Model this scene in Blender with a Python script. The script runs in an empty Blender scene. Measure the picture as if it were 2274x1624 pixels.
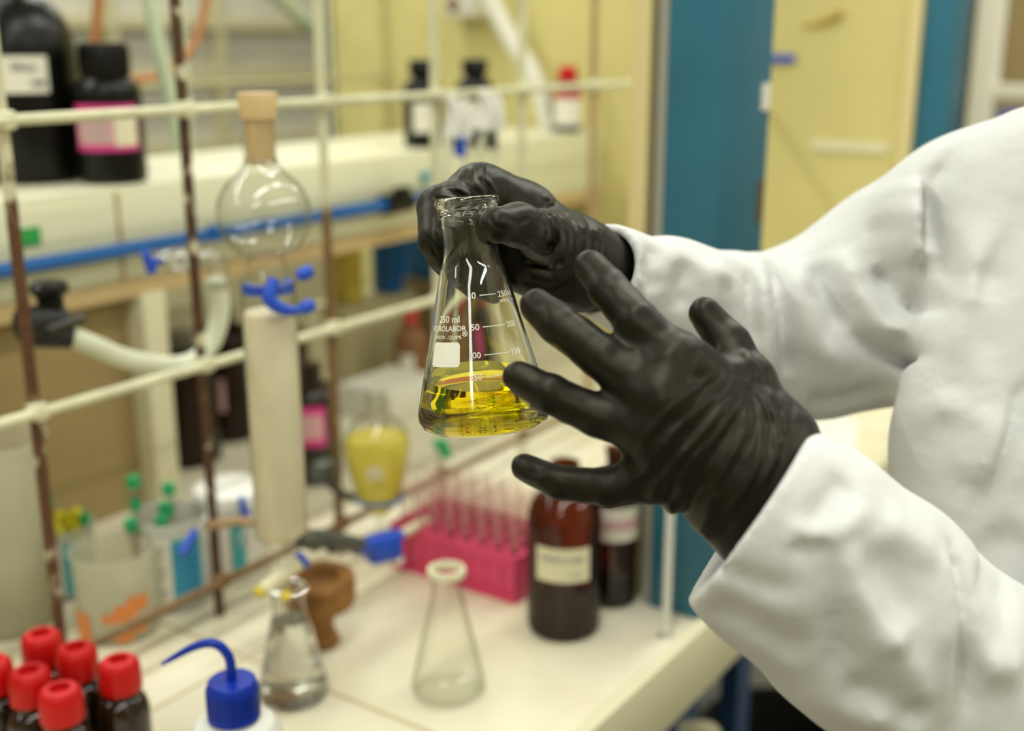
import bpy, bmesh, math, random
import numpy as np
from mathutils import Vector, Matrix, noise as mnoise
SC = bpy.context.scene
COL = SC.collection
PI = math.pi
R = math.radians

# ------------------------------------------------------------------ camera, world, lights
cam = bpy.data.cameras.new('camera')
cam.sensor_width = 36.0
cam.lens = 2600.0 / 2274.0 * 36.0
cam.clip_start = 0.02
cam.clip_end = 60
cam.dof.use_dof = True
cam.dof.focus_distance = 0.705
cam.dof.aperture_fstop = 3.4
cam_ob = bpy.data.objects.new('camera', cam)
COL.objects.link(cam_ob)
cam_ob.location = (0, 0, 1.59)
cam_ob.rotation_euler = (R(90 - 15.5), 0, R(34.4 - 90))
SC.camera = cam_ob

world = bpy.data.worlds.new('world')
SC.world = world
world.use_nodes = True
world.node_tree.nodes['Background'].inputs[0].default_value = (1.0, 0.97, 0.9, 1)
world.node_tree.nodes['Background'].inputs[1].default_value = 0.35

SC.view_settings.view_transform = 'Standard'
SC.view_settings.look = 'None'
SC.view_settings.gamma = 1.0
SC.view_settings.exposure = 0.40
SC.cycles.use_denoising = True
SC.cycles.max_bounces = 14
SC.cycles.transmission_bounces = 12
SC.cycles.transparent_max_bounces = 24
SC.cycles.diffuse_bounces = 3
SC.cycles.glossy_bounces = 5
SC.cycles.caustics_reflective = False
SC.cycles.caustics_refractive = True
SC.cycles.blur_glossy = 0.5
SC.cycles.sample_clamp_indirect = 6.0


def area(name, loc, sx, sy, power, col=(0.985, 1.0, 0.935), rot=(0, 0, 0)):
    l = bpy.data.lights.new(name, 'AREA')
    l.shape = 'RECTANGLE'
    l.size = sx
    l.size_y = sy
    l.energy = power
    l.color = col
    o = bpy.data.objects.new(name, l)
    COL.objects.link(o)
    o.location = loc
    o.rotation_euler = rot
    return o


# rows of ceiling strip lamps running along the benches
area('ceiling_strip_lamp', (-1.75, -0.30, 2.86), 2.0, 0.30, 18)
for (lx, ly, pw) in ((0.1, 0.35, 12), (1.7, 0.35, 14), (3.3, 0.35, 13),
                     (0.1, 2.1, 13), (1.7, 2.1, 13), (3.3, 2.1, 12),
                     (-1.5, 2.1, 11), (0.1, -1.4, 13), (1.7, -1.4, 15), (3.3, -1.4, 13), (3.3, 3.6, 12), (1.5, 3.6, 12)):
    area('ceiling_strip_lamp', (lx, ly, 2.86), 1.25, 0.16, pw)

# ------------------------------------------------------------------ node helpers / materials
MATS = {}


def new_mat(name):
    m = bpy.data.materials.new(name)
    m.use_nodes = True
    nt = m.node_tree
    b = nt.nodes['Principled BSDF']
    MATS[name] = m
    return m, nt, b


def pm(name, col, rough=0.5, metal=0.0, bump=None, coat=0.0, var=0.0, vscale=8.0, spec=0.5, trans=0.0, ior=1.45, sss=0.0):
    m, nt, b = new_mat(name)
    b.inputs['Base Color'].default_value = (*col, 1)
    b.inputs['Roughness'].default_value = rough
    b.inputs['Metallic'].default_value = metal
    b.inputs['Specular IOR Level'].default_value = spec
    b.inputs['Coat Weight'].default_value = coat
    b.inputs['Transmission Weight'].default_value = trans
    b.inputs['IOR'].default_value = ior
    if sss:
        b.inputs['Subsurface Weight'].default_value = sss
        b.inputs['Subsurface Scale'].default_value = 0.02
    tc = None
    if var or bump:
        tc = nt.nodes.new('ShaderNodeTexCoord')
    if var:
        n = nt.nodes.new('ShaderNodeTexNoise')
        n.inputs['Scale'].default_value = vscale
        n.inputs['Detail'].default_value = 5
        nt.links.new(tc.outputs['Object'], n.inputs['Vector'])
        rmp = nt.nodes.new('ShaderNodeValToRGB')
        rmp.color_ramp.elements[0].position = 0.3
        rmp.color_ramp.elements[1].position = 0.7
        rmp.color_ramp.elements[0].color = (*[c * (1 - var) for c in col], 1)
        rmp.color_ramp.elements[1].color = (*[min(1, c * (1 + var * 0.5)) for c in col], 1)
        nt.links.new(n.outputs['Fac'], rmp.inputs['Fac'])
        nt.links.new(rmp.outputs['Color'], b.inputs['Base Color'])
    if bump:
        sc, st = bump
        n2 = nt.nodes.new('ShaderNodeTexNoise')
        n2.inputs['Scale'].default_value = sc
        n2.inputs['Detail'].default_value = 4
        nt.links.new(tc.outputs['Object'], n2.inputs['Vector'])
        bp = nt.nodes.new('ShaderNodeBump')
        bp.inputs['Strength'].default_value = st
        bp.inputs['Distance'].default_value = 0.002
        nt.links.new(n2.outputs['Fac'], bp.inputs['Height'])
        nt.links.new(bp.outputs['Normal'], b.inputs['Normal'])
    return m


def clear_mat(name, tint=(0.97, 0.98, 0.95), edge=(0.55, 0.6, 0.5), rim=0.75, gloss=1.0, body=0.0, bodycol=(0.9, 0.9, 0.85)):
    """thin glass or clear plastic wall: see-through in the middle, denser and glossier at the grazing edge"""
    m = bpy.data.materials.new(name)
    m.use_nodes = True
    nt = m.node_tree
    nt.nodes.clear()
    out = nt.nodes.new('ShaderNodeOutputMaterial')
    tr = nt.nodes.new('ShaderNodeBsdfTransparent')
    gl = nt.nodes.new('ShaderNodeBsdfGlossy')
    gl.inputs['Roughness'].default_value = 0.03
    lw = nt.nodes.new('ShaderNodeLayerWeight')
    lw.inputs['Blend'].default_value = 0.5
    pw = nt.nodes.new('ShaderNodeMath')
    pw.operation = 'POWER'
    pw.inputs[1].default_value = 3.0
    nt.links.new(lw.outputs['Facing'], pw.inputs[0])
    mul = nt.nodes.new('ShaderNodeMath')
    mul.operation = 'MULTIPLY'
    mul.inputs[1].default_value = rim
    nt.links.new(pw.outputs[0], mul.inputs[0])
    mix = nt.nodes.new('ShaderNodeMixRGB')
    mix.inputs[1].default_value = (*tint, 1)
    mix.inputs[2].default_value = (*edge, 1)
    nt.links.new(mul.outputs[0], mix.inputs[0])
    nt.links.new(mix.outputs[0], tr.inputs['Color'])
    last = tr
    if body:
        df = nt.nodes.new('ShaderNodeBsdfDiffuse')
        df.inputs['Color'].default_value = (*bodycol, 1)
        tl = nt.nodes.new('ShaderNodeBsdfTranslucent')
        tl.inputs['Color'].default_value = (*bodycol, 1)
        md = nt.nodes.new('ShaderNodeMixShader')
        md.inputs[0].default_value = 0.5
        nt.links.new(df.outputs[0], md.inputs[1])
        nt.links.new(tl.outputs[0], md.inputs[2])
        mb = nt.nodes.new('ShaderNodeMixShader')
        mb.inputs[0].default_value = body
        nt.links.new(tr.outputs[0], mb.inputs[1])
        nt.links.new(md.outputs[0], mb.inputs[2])
        last = mb
    fr = nt.nodes.new('ShaderNodeMath')
    fr.operation = 'POWER'
    fr.inputs[1].default_value = 5.0
    nt.links.new(lw.outputs['Facing'], fr.inputs[0])
    fm = nt.nodes.new('ShaderNodeMath')
    fm.operation = 'MULTIPLY_ADD'
    fm.use_clamp = True
    fm.inputs[1].default_value = 0.75 * min(gloss, 1.2)
    fm.inputs[2].default_value = 0.06 * gloss
    nt.links.new(fr.outputs[0], fm.inputs[0])
    ms = nt.nodes.new('ShaderNodeMixShader')
    nt.links.new(fm.outputs[0], ms.inputs[0])
    nt.links.new(last.outputs[0], ms.inputs[1])
    nt.links.new(gl.outputs[0], ms.inputs[2])
    nt.links.new(ms.outputs[0], out.inputs['Surface'])
    MATS[name] = m
    return m


def rust_mat(name, paint, rust, lo, hi, zref=None, full=0.2):
    """painted steel whose paint has flaked to rust in irregular patches"""
    m, nt, b = new_mat(name)
    tc = nt.nodes.new('ShaderNodeTexCoord')
    n = nt.nodes.new('ShaderNodeTexNoise')
    n.inputs['Scale'].default_value = 26
    n.inputs['Detail'].default_value = 6
    nt.links.new(tc.outputs['Object'], n.inputs['Vector'])
    r = nt.nodes.new('ShaderNodeValToRGB')
    r.color_ramp.elements[0].position = lo
    r.color_ramp.elements[1].position = hi
    fac = n.outputs['Fac']
    if zref is not None:
        sep = nt.nodes.new('ShaderNodeSeparateXYZ')
        nt.links.new(tc.outputs['Object'], sep.inputs[0])
        mr = nt.nodes.new('ShaderNodeMapRange')
        mr.inputs['From Min'].default_value = zref - 0.05
        mr.inputs['From Max'].default_value = zref + 0.05
        mr.inputs['To Min'].default_value = full
        mr.inputs['To Max'].default_value = -0.2
        nt.links.new(sep.outputs['Z'], mr.inputs['Value'])
        ad = nt.nodes.new('ShaderNodeMath')
        ad.operation = 'ADD'
        nt.links.new(fac, ad.inputs[0])
        nt.links.new(mr.outputs[0], ad.inputs[1])
        fac = ad.outputs[0]
    nt.links.new(fac, r.inputs['Fac'])
    n2 = nt.nodes.new('ShaderNodeTexNoise')
    n2.inputs['Scale'].default_value = 90
    nt.links.new(tc.outputs['Object'], n2.inputs['Vector'])
    mr2 = nt.nodes.new('ShaderNodeMixRGB')
    mr2.inputs[1].default_value = (*rust, 1)
    mr2.inputs[2].default_value = (*[c * 0.35 for c in rust], 1)
    nt.links.new(n2.outputs['Fac'], mr2.inputs[0])
    mx = nt.nodes.new('ShaderNodeMixRGB')
    mx.inputs[1].default_value = (*paint, 1)
    nt.links.new(r.outputs['Color'], mx.inputs[0])
    nt.links.new(mr2.outputs[0], mx.inputs[2])
    nt.links.new(mx.outputs[0], b.inputs['Base Color'])
    b.inputs['Roughness'].default_value = 0.55
    bp = nt.nodes.new('ShaderNodeBump')
    bp.inputs['Strength'].default_value = 0.5
    bp.inputs['Distance'].default_value = 0.002
    nt.links.new(n.outputs['Fac'], bp.inputs['Height'])
    nt.links.new(bp.outputs['Normal'], b.inputs['Normal'])
    return m


CREAM = (0.72, 0.68, 0.46)
pm('cream_paint', CREAM, 0.45, var=0.08, vscale=3)
pm('shelf_white', (0.76, 0.75, 0.54), 0.4, var=0.06, vscale=2)
pm('wood_strip', (0.55, 0.40, 0.19), 0.55, var=0.15, vscale=6)
pm('tan_board', (0.33, 0.24, 0.10), 0.6, var=0.1, vscale=3)
pm('rail_paint', (0.70, 0.68, 0.45), 0.4, var=0.18, vscale=30)
rust_mat('rust_heavy', (0.62, 0.58, 0.38), (0.10, 0.042, 0.013), 0.38, 0.45)
rust_mat('rust_some', (0.62, 0.58, 0.38), (0.15, 0.058, 0.018), 0.52, 0.62, zref=1.46)
rust_mat('rust_light', (0.66, 0.64, 0.42), (0.27, 0.15, 0.05), 0.56, 0.70, zref=1.40, full=0.34)
pm('rust_pale', (0.42, 0.28, 0.13), 0.6, var=0.2, vscale=20)
pm('blue_paint', (0.030, 0.165, 0.25), 0.42, var=0.18, vscale=4)
pm('blue_paint_side', (0.025, 0.125, 0.22), 0.5, var=0.3, vscale=6)
pm('grey_metal', (0.42, 0.42, 0.38), 0.4, metal=0.4)
pm('dark_gap', (0.10, 0.09, 0.06), 0.7)
pm('yellow_panel', (0.68, 0.60, 0.24), 0.5, var=0.12, vscale=2.2)
pm('yellow_edge', (0.76, 0.64, 0.32), 0.45)
pm('amber_stain', (0.50, 0.36, 0.08), 0.5)
pm('wall_paint', (0.62, 0.56, 0.34), 0.7, var=0.06, vscale=1.5)
pm('ceiling_paint', (0.75, 0.73, 0.66), 0.8)
pm('floor_vinyl', (0.25, 0.24, 0.21), 0.5, var=0.15, vscale=4)
pm('grey_pane', (0.60, 0.585, 0.48), 0.5, var=0.12, vscale=3)
pm('window_cream', (0.58, 0.53, 0.31), 0.5)
pm('pipe_blue', (0.002, 0.105, 0.37), 0.4)
pm('clip_blue', (0.015, 0.08, 0.55), 0.35)
pm('cap_blue', (0.003, 0.030, 0.36), 0.36, spec=0.35)
pm('black_plastic', (0.0028, 0.0028, 0.002), 0.30, spec=0.35)
pm('black_soft', (0.012, 0.012, 0.010), 0.5)
pm('dark_steel', (0.06, 0.055, 0.045), 0.4, metal=0.6)
pm('steel', (0.55, 0.53, 0.48), 0.22, metal=1.0)
pm('clamp_grey', (0.10, 0.11, 0.10), 0.45, metal=0.3)
pm('label_white', (0.80, 0.77, 0.66), 0.6)
pm('label_cream', (0.80, 0.75, 0.52), 0.6)
pm('label_pink', (0.72, 0.05, 0.28), 0.55)
pm('label_pale_pink', (0.66, 0.38, 0.40), 0.55)
pm('label_teal', (0.05, 0.38, 0.42), 0.55)
pm('label_ink', (0.05, 0.045, 0.04), 0.6)
pm('label_faint', (0.45, 0.42, 0.36), 0.6)
pm('label_red', (0.55, 0.06, 0.05), 0.6)
pm('tape_green', (0.03, 0.33, 0.07), 0.5)
pm('red_cap', (0.52, 0.006, 0.005), 0.4, spec=0.3)
pm('red_cap_top', (0.60, 0.022, 0.028), 0.45, spec=0.3)
pm('amber_dark', (0.016, 0.006, 0.002), 0.12, spec=0.3)
pm('amber_brown', (0.016, 0.006, 0.002), 0.07, coat=0.25)
pm('liquid_black', (0.02, 0.02, 0.012), 0.15)
pm('rubber_beige', (0.66, 0.47, 0.23), 0.6, var=0.06, vscale=30)
pm('silica_white', (0.74, 0.66, 0.46), 0.55, var=0.05, vscale=40, sss=0.2)
pm('yellow_tip', (0.72, 0.55, 0.03), 0.4)
pm('cork_brown', (0.30, 0.135, 0.03), 0.7, var=0.4, vscale=60, bump=(120, 0.5))
pm('hose_pale', (0.72, 0.74, 0.56), 0.4)
pm('hose_orange', (0.42, 0.17, 0.05), 0.5)
pm('hose_green', (0.58, 0.66, 0.46), 0.4)
pm('white_plastic', (0.80, 0.79, 0.72), 0.4)
pm('green_plastic', (0.02, 0.36, 0.13), 0.4)
pm('yellow_plastic', (0.75, 0.66, 0.03), 0.4)
pm('orange_mark', (0.72, 0.24, 0.06), 0.6)
pm('rack_pink', (0.72, 0.06, 0.16), 0.4, sss=0.1)
pm('binder_blue', (0.02, 0.16, 0.42), 0.5)
pm('card_yellow', (0.62, 0.50, 0.08), 0.6)
pm('card_green', (0.12, 0.36, 0.08), 0.6)
pm('box_red', (0.45, 0.04, 0.03), 0.5)
pm('box_white', (0.75, 0.73, 0.62), 0.6)
pm('rust_brown', (0.20, 0.09, 0.03), 0.6)
pm('cabinet_grey', (0.34, 0.34, 0.31), 0.5)
pm('cabinet_blue', (0.015, 0.05, 0.13), 0.45)
pm('skin', (0.32, 0.17, 0.10), 0.5, sss=0.1)
pm('hair_dark', (0.02, 0.014, 0.01), 0.6, bump=(200, 0.6))
pm('eye_white', (0.8, 0.78, 0.74), 0.2)
pm('trouser', (0.04, 0.045, 0.06), 0.8)
pm('enamel', (0.84, 0.83, 0.70), 0.5)
clear_mat('glass_thin', (0.985, 0.99, 0.975), (0.30, 0.32, 0.22), 0.9, 1.0)
clear_mat('glass_thick', (0.94, 0.95, 0.92), (0.20, 0.20, 0.15), 0.95, 4.0)
clear_mat('glass_faint', (0.993, 0.995, 0.985), (0.52, 0.55, 0.43), 0.8, 0.7)
clear_mat('glass_tube', (0.985, 0.975, 0.97), (0.72, 0.60, 0.58), 0.8, 0.6, body=0.07, bodycol=(0.9, 0.55, 0.55))
clear_mat('plastic_cloudy', (0.92, 0.93, 0.90), (0.6, 0.62, 0.56), 0.8, 0.5, body=0.36, bodycol=(0.90, 0.87, 0.70))
clear_mat('plastic_milky', (0.92, 0.93, 0.90), (0.6, 0.62, 0.56), 0.8, 0.5, body=0.75, bodycol=(0.80, 0.80, 0.74))
clear_mat('amber_clear', (0.32, 0.10, 0.02), (0.05, 0.012, 0.002), 1.0, 0.8, body=0.03, bodycol=(0.25, 0.06, 0.02))
clear_mat('amber_deep', (0.16, 0.05, 0.012), (0.02, 0.006, 0.002), 1.0, 1.0, body=0.10, bodycol=(0.08, 0.02, 0.01))
clear_mat('yellow_liquid_thin', (0.92, 0.86, 0.22), (0.8, 0.7, 0.12), 0.7, 0.3, body=0.7, bodycol=(0.95, 0.86, 0.22))

# tiled bench top: white glazed tiles with thin beige joints
m, nt, b = new_mat('bench_tile')
tc = nt.nodes.new('ShaderNodeTexCoord')
mp = nt.nodes.new('ShaderNodeMapping')
mp.inputs['Location'].default_value = (-0.232, -0.343, 0)
nt.links.new(tc.outputs['Object'], mp.inputs['Vector'])
br = nt.nodes.new('ShaderNodeTexBrick')
br.offset = 0.0
br.inputs['Scale'].default_value = 1.0
br.inputs['Brick Width'].default_value = 0.60
br.inputs['Row Height'].default_value = 0.60
br.inputs['Mortar Size'].default_value = 0.0035
br.inputs['Mortar Smooth'].default_value = 0.3
br.inputs['Color1'].default_value = (0.80, 0.75, 0.58, 1)
br.inputs['Color2'].default_value = (0.78, 0.74, 0.57, 1)
br.inputs['Mortar'].default_value = (0.54, 0.44, 0.25, 1)
nt.links.new(mp.outputs[0], br.inputs['Vector'])
nz = nt.nodes.new('ShaderNodeTexNoise')
nz.inputs['Scale'].default_value = 5
nz.inputs['Detail'].default_value = 5
nt.links.new(tc.outputs['Object'], nz.inputs['Vector'])
mx = nt.nodes.new('ShaderNodeMixRGB')
mx.blend_type = 'MULTIPLY'
rp = nt.nodes.new('ShaderNodeValToRGB')
rp.color_ramp.elements[0].color = (0.90, 0.88, 0.80, 1)
rp.color_ramp.elements[0].position = 0.35
rp.color_ramp.elements[1].position = 0.6
nt.links.new(nz.outputs['Fac'], rp.inputs['Fac'])
mx.inputs[0].default_value = 1.0
nt.links.new(br.outputs['Color'], mx.inputs[1])
nt.links.new(rp.outputs['Color'], mx.inputs[2])
nt.links.new(mx.outputs[0], b.inputs['Base Color'])
b.inputs['Roughness'].default_value = 0.28

# laboratory glass (solid, refracting) and the yellow solution
m, nt, b = new_mat('lab_glass')
b.inputs['Base Color'].default_value = (0.985, 0.99, 0.96, 1)
b.inputs['Roughness'].default_value = 0.0
b.inputs['IOR'].default_value = 1.47
b.inputs['Transmission Weight'].default_value = 1.0
m, nt, b = new_mat('yellow_solution')
b.inputs['Base Color'].default_value = (1, 1, 1, 1)
b.inputs['Roughness'].default_value = 0.0
b.inputs['IOR'].default_value = 1.34
b.inputs['Transmission Weight'].default_value = 1.0
va = nt.nodes.new('ShaderNodeVolumeAbsorption')
va.inputs['Color'].default_value = (0.998, 0.960, 0.03, 1)
va.inputs['Density'].default_value = 75.0
nt.links.new(va.outputs[0], nt.nodes['Material Output'].inputs['Volume'])

m, nt, b = new_mat('water')
b.inputs['Base Color'].default_value = (0.99, 0.995, 0.98, 1)
b.inputs['Roughness'].default_value = 0.0
b.inputs['IOR'].default_value = 1.33
b.inputs['Transmission Weight'].default_value = 1.0

# nitrile glove rubber
m, nt, b = new_mat('nitrile_black')
b.inputs['Base Color'].default_value = (0.0045, 0.004, 0.0022, 1)
b.inputs['Roughness'].default_value = 0.45
b.inputs['Specular IOR Level'].default_value = 0.30
b.inputs['Specular Tint'].default_value = (1.0, 0.93, 0.72, 1)
tc = nt.nodes.new('ShaderNodeTexCoord')
n2 = nt.nodes.new('ShaderNodeTexNoise')
n2.inputs['Scale'].default_value = 900
nt.links.new(tc.outputs['Object'], n2.inputs['Vector'])
bp = nt.nodes.new('ShaderNodeBump')
bp.inputs['Strength'].default_value = 0.12
bp.inputs['Distance'].default_value = 0.0006
nt.links.new(n2.outputs['Fac'], bp.inputs['Height'])
nt.links.new(bp.outputs['Normal'], b.inputs['Normal'])

# white cotton coat: fine weave and soft crumple
m, nt, b = new_mat('coat_cotton')
b.inputs['Base Color'].default_value = (0.625, 0.625, 0.608, 1)
b.inputs['Roughness'].default_value = 0.85
b.inputs['Sheen Weight'].default_value = 0.15
tc = nt.nodes.new('ShaderNodeTexCoord')
n1 = nt.nodes.new('ShaderNodeTexNoise')
n1.inputs['Scale'].default_value = 28
n1.inputs['Detail'].default_value = 3
n1.inputs['Distortion'].default_value = 0.3
n2 = nt.nodes.new('ShaderNodeTexNoise')
n2.inputs['Scale'].default_value = 1300
for n in (n1, n2):
    nt.links.new(tc.outputs['Object'], n.inputs['Vector'])
b1 = nt.nodes.new('ShaderNodeBump')
b1.inputs['Strength'].default_value = 0.42
b1.inputs['Distance'].default_value = 0.006
nt.links.new(n1.outputs['Fac'], b1.inputs['Height'])
b2 = nt.nodes.new('ShaderNodeBump')
b2.inputs['Strength'].default_value = 0.05
b2.inputs['Distance'].default_value = 0.0006
nt.links.new(n2.outputs['Fac'], b2.inputs['Height'])
nt.links.new(b1.outputs['Normal'], b2.inputs['Normal'])
nt.links.new(b2.outputs['Normal'], b.inputs['Normal'])


# ------------------------------------------------------------------ object helpers
def finish(me, name, mat, parent, smooth, sharp):
    if smooth:
        me.polygons.foreach_set('use_smooth', [True] * len(me.polygons))
        if sharp:
            me.set_sharp_from_angle(angle=R(sharp))
    me.materials.append(MATS[mat])
    o = bpy.data.objects.new(name, me)
    COL.objects.link(o)
    if parent is not None:
        o.parent = parent
    return o


class G:
    """gathers shapes, then links them as ONE mesh object"""
    def __init__(self):
        self.v = []
        self.f = []

    def add(self, v, f):
        n = len(self.v)
        self.v += [tuple(p) for p in v]
        self.f += [tuple(i + n for i in q) for q in f]
        return self

    def box(self, c, s, rot=None, bevel=0.0):
        bm = bmesh.new()
        bmesh.ops.create_cube(bm, size=1)
        for p in bm.verts:
            p.co = Vector((p.co.x * s[0], p.co.y * s[1], p.co.z * s[2]))
        if bevel:
            bmesh.ops.bevel(bm, geom=list(bm.edges), offset=bevel, segments=2, affect='EDGES', profile=0.5)
        M = Matrix.Translation(c)
        if rot is not None:
            M = M @ rot.to_4x4()
        bm.verts.index_update()
        v = [M @ p.co for p in bm.verts]
        f = [[q.index for q in fc.verts] for fc in bm.faces]
        bm.free()
        return self.add(v, f)

    def lathe(self, prof, seg=40, loc=(0, 0, 0), rot=None, a0=0.0, a1=2 * PI, sy=1.0):
        full = abs(a1 - a0 - 2 * PI) < 1e-6
        ns = seg if full else seg + 1
        M = Matrix.Translation(loc)
        if rot is not None:
            M = M @ rot.to_4x4()
        v, f = [], []
        rings = []
        for (r, z) in prof:
            if r < 1e-6 and full:
                rings.append([len(v)])
                v.append(M @ Vector((0, 0, z)))
            else:
                ids = []
                for i in range(ns):
                    a = a0 + (a1 - a0) * i / seg
                    ids.append(len(v))
                    v.append(M @ Vector((r * math.cos(a), sy * r * math.sin(a), z)))
                rings.append(ids)
        for k in range(len(rings) - 1):
            A, B = rings[k], rings[k + 1]
            for i in range(seg):
                j = (i + 1) % ns if full else i + 1
                if len(A) == 1 and len(B) == 1:
                    continue
                if len(A) == 1:
                    f.append((A[0], B[j], B[i]))
                elif len(B) == 1:
                    f.append((A[i], A[j], B[0]))
                else:
                    f.append((A[i], A[j], B[j], B[i]))
        return self.add(v, f)

    def tube(self, pts, r, seg=14, sub=8, smooth=True, caps=True):
        P = [Vector(p) for p in pts]
        rr = r if isinstance(r, (list, tuple)) else [r] * len(P)
        if smooth and len(P) > 2:
            Q, RR = [], []
            for i in range(len(P) - 1):
                p0 = P[max(i - 1, 0)]
                p1, p2 = P[i], P[i + 1]
                p3 = P[min(i + 2, len(P) - 1)]
                for s in range(sub):
                    t = s / sub
                    Q.append(0.5 * ((2 * p1) + (p2 - p0) * t + (2 * p0 - 5 * p1 + 4 * p2 - p3) * t * t + (3 * p1 - p0 - 3 * p2 + p3) * t ** 3))
                    RR.append(rr[i] * (1 - t) + rr[i + 1] * t)
            Q.append(P[-1])
            RR.append(rr[-1])
            P, rr = Q, RR
        v, f = [], []
        up = None
        for i, p in enumerate(P):
            d = (P[min(i + 1, len(P) - 1)] - P[max(i - 1, 0)]).normalized()
            if up is None:
                up = d.orthogonal().normalized()
            up = (up - d * up.dot(d)).normalized()
            sd = d.cross(up)
            for k in range(seg):
                a = 2 * PI * k / seg
                v.append(p + (up * math.cos(a) + sd * math.sin(a)) * rr[i])
        for i in range(len(P) - 1):
            for k in range(seg):
                k2 = (k + 1) % seg
                f.append((i * seg + k, i * seg + k2, (i + 1) * seg + k2, (i + 1) * seg + k))
        if caps:
            f.append(tuple(reversed(range(seg))))
            f.append(tuple((len(P) - 1) * seg + k for k in range(seg)))
        return self.add(v, f)

    def build(self, name, mat, parent=None, smooth=True, sharp=35):
        me = bpy.data.meshes.new(name)
        me.from_pydata(self.v, [], self.f)
        me.update()
        bm = bmesh.new()
        bm.from_mesh(me)
        bmesh.ops.recalc_face_normals(bm, faces=bm.faces)
        bm.to_mesh(me)
        bm.free()
        return finish(me, name, mat, parent, smooth, sharp)


def tag(o, label=None, cat=None, group=None, kind=None):
    if label:
        o['label'] = label
    if cat:
        o['category'] = cat
    if group:
        o['group'] = group
    if kind:
        o['kind'] = kind
    return o


def thing(name, label, cat, loc=(0, 0, 0), rz=0.0, group=None, rot=None):
    o = bpy.data.objects.new(name, None)
    o.empty_display_size = 0.02
    COL.objects.link(o)
    o.location = loc
    o.rotation_euler = rot if rot else (0, 0, rz)
    return tag(o, label, cat, group)


def dup(root, loc, rz=0.0, label=None):
    r = root.copy()
    COL.objects.link(r)
    r.location = loc
    r.rotation_euler = (0, 0, rz)
    if label:
        r['label'] = label
    for ch in list(root.children):
        c = ch.copy()
        COL.objects.link(c)
        c.parent = r
        for g in list(ch.children):
            d = g.copy()
            COL.objects.link(d)
            d.parent = c
    return r


def rot_to(d):
    return Vector((0, 0, 1)).rotation_difference(Vector(d).normalized()).to_matrix()


def text_flat(body, size, align='CENTER'):
    cu = bpy.data.curves.new('lettering', 'FONT')
    cu.body = body
    cu.size = size
    cu.align_x = align
    cu.align_y = 'CENTER'
    cu.resolution_u = 3
    cu.offset = size * 0.009 if size > 0.004 else 0.0
    ob = bpy.data.objects.new('lettering', cu)
    COL.objects.link(ob)
    dg = bpy.context.evaluated_depsgraph_get()
    dg.update()
    me = bpy.data.meshes.new_from_object(ob.evaluated_get(dg))
    v = [tuple(p.co) for p in me.vertices]
    f = [tuple(p.vertices) for p in me.polygons]
    bpy.data.objects.remove(ob)
    bpy.data.curves.remove(cu)
    bpy.data.meshes.remove(me)
    return v, f


def cyl_text(g, body, size, rad, z, ang, bold=1.0):
    """lettering bent round a vertical cylinder"""
    v, f = text_flat(body, size)
    g.add([((rad) * math.cos(ang + x / rad), rad * math.sin(ang + x / rad), z + y) for x, y, _ in v], f)


def patch(rad, z0, z1, a0, a1, t=0.0006, seg=16):
    """a paper label wrapped round a cylinder"""
    return G().lathe([(rad, z0), (rad + t, z0), (rad + t, z1), (rad, z1), (rad, z0)], seg, a0=a0, a1=a1)


def bars(g, rad, rows, t=0.0012, seg=6):
    """small unreadable print: rows of (z, height, a0, a1)"""
    for (z, h, a0, a1) in rows:
        g.lathe([(rad, z), (rad + t, z), (rad + t, z + h), (rad, z + h), (rad, z)], seg, a0=a0, a1=a1)


# ------------------------------------------------------------------ implicit surfaces (bodies, gloves, cloth)
def surface_nets(D, org, h):
    S = D < 0
    nx, ny, nz = D.shape
    c = S[:-1, :-1, :-1].astype(np.int8)
    tot = np.zeros((nx - 1, ny - 1, nz - 1), np.int8)
    for i in (0, 1):
        for j in (0, 1):
            for k in (0, 1):
                tot += S[i:nx - 1 + i, j:ny - 1 + j, k:nz - 1 + k]
    mask = (tot > 0) & (tot < 8)
    I, J, K = np.nonzero(mask)
    n = len(I)
    idx = -np.ones(mask.shape, np.int32)
    idx[I, J, K] = np.arange(n)
    acc = np.zeros((n, 3))
    cnt = np.zeros(n)
    corners = [(i, j, k) for i in (0, 1) for j in (0, 1) for k in (0, 1)]
    for a in corners:
        for ax in range(3):
            if a[ax]:
                continue
            bb = list(a)
            bb[ax] = 1
            da = D[I + a[0], J + a[1], K + a[2]]
            db = D[I + bb[0], J + bb[1], K + bb[2]]
            mm = (da < 0) != (db < 0)
            t = np.zeros(n)
            t[mm] = da[mm] / (da[mm] - db[mm])
            p = np.tile(np.array(a, float), (n, 1))
            p[:, ax] += t
            acc[mm] += p[mm]
            cnt[mm] += 1
    V = (np.stack([I, J, K], 1) + acc / cnt[:, None]) * h + org
    F = []
    for ax in range(3):
        o1, o2 = [(1, 2), (2, 0), (0, 1)][ax]
        sl0 = [slice(None)] * 3
        sl1 = [slice(None)] * 3
        sl0[ax] = slice(0, -1)
        sl1[ax] = slice(1, None)
        A, B = S[tuple(sl0)], S[tuple(sl1)]
        E = np.argwhere(A != B)
        ok = (E[:, o1] > 0) & (E[:, o2] > 0) & (E[:, o1] < D.shape[o1] - 1) & (E[:, o2] < D.shape[o2] - 1)
        E = E[ok]
        q = []
        for (d1, d2) in ((0, 0), (1, 0), (1, 1), (0, 1)):
            e = E.copy()
            e[:, o1] -= d1
            e[:, o2] -= d2
            q.append(idx[e[:, 0], e[:, 1], e[:, 2]])
        q = np.stack(q, 1)
        inside = A[E[:, 0], E[:, 1], E[:, 2]]
        q[~inside] = q[~inside][:, ::-1]
        F.append(q)
    return V, np.concatenate(F)


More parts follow.
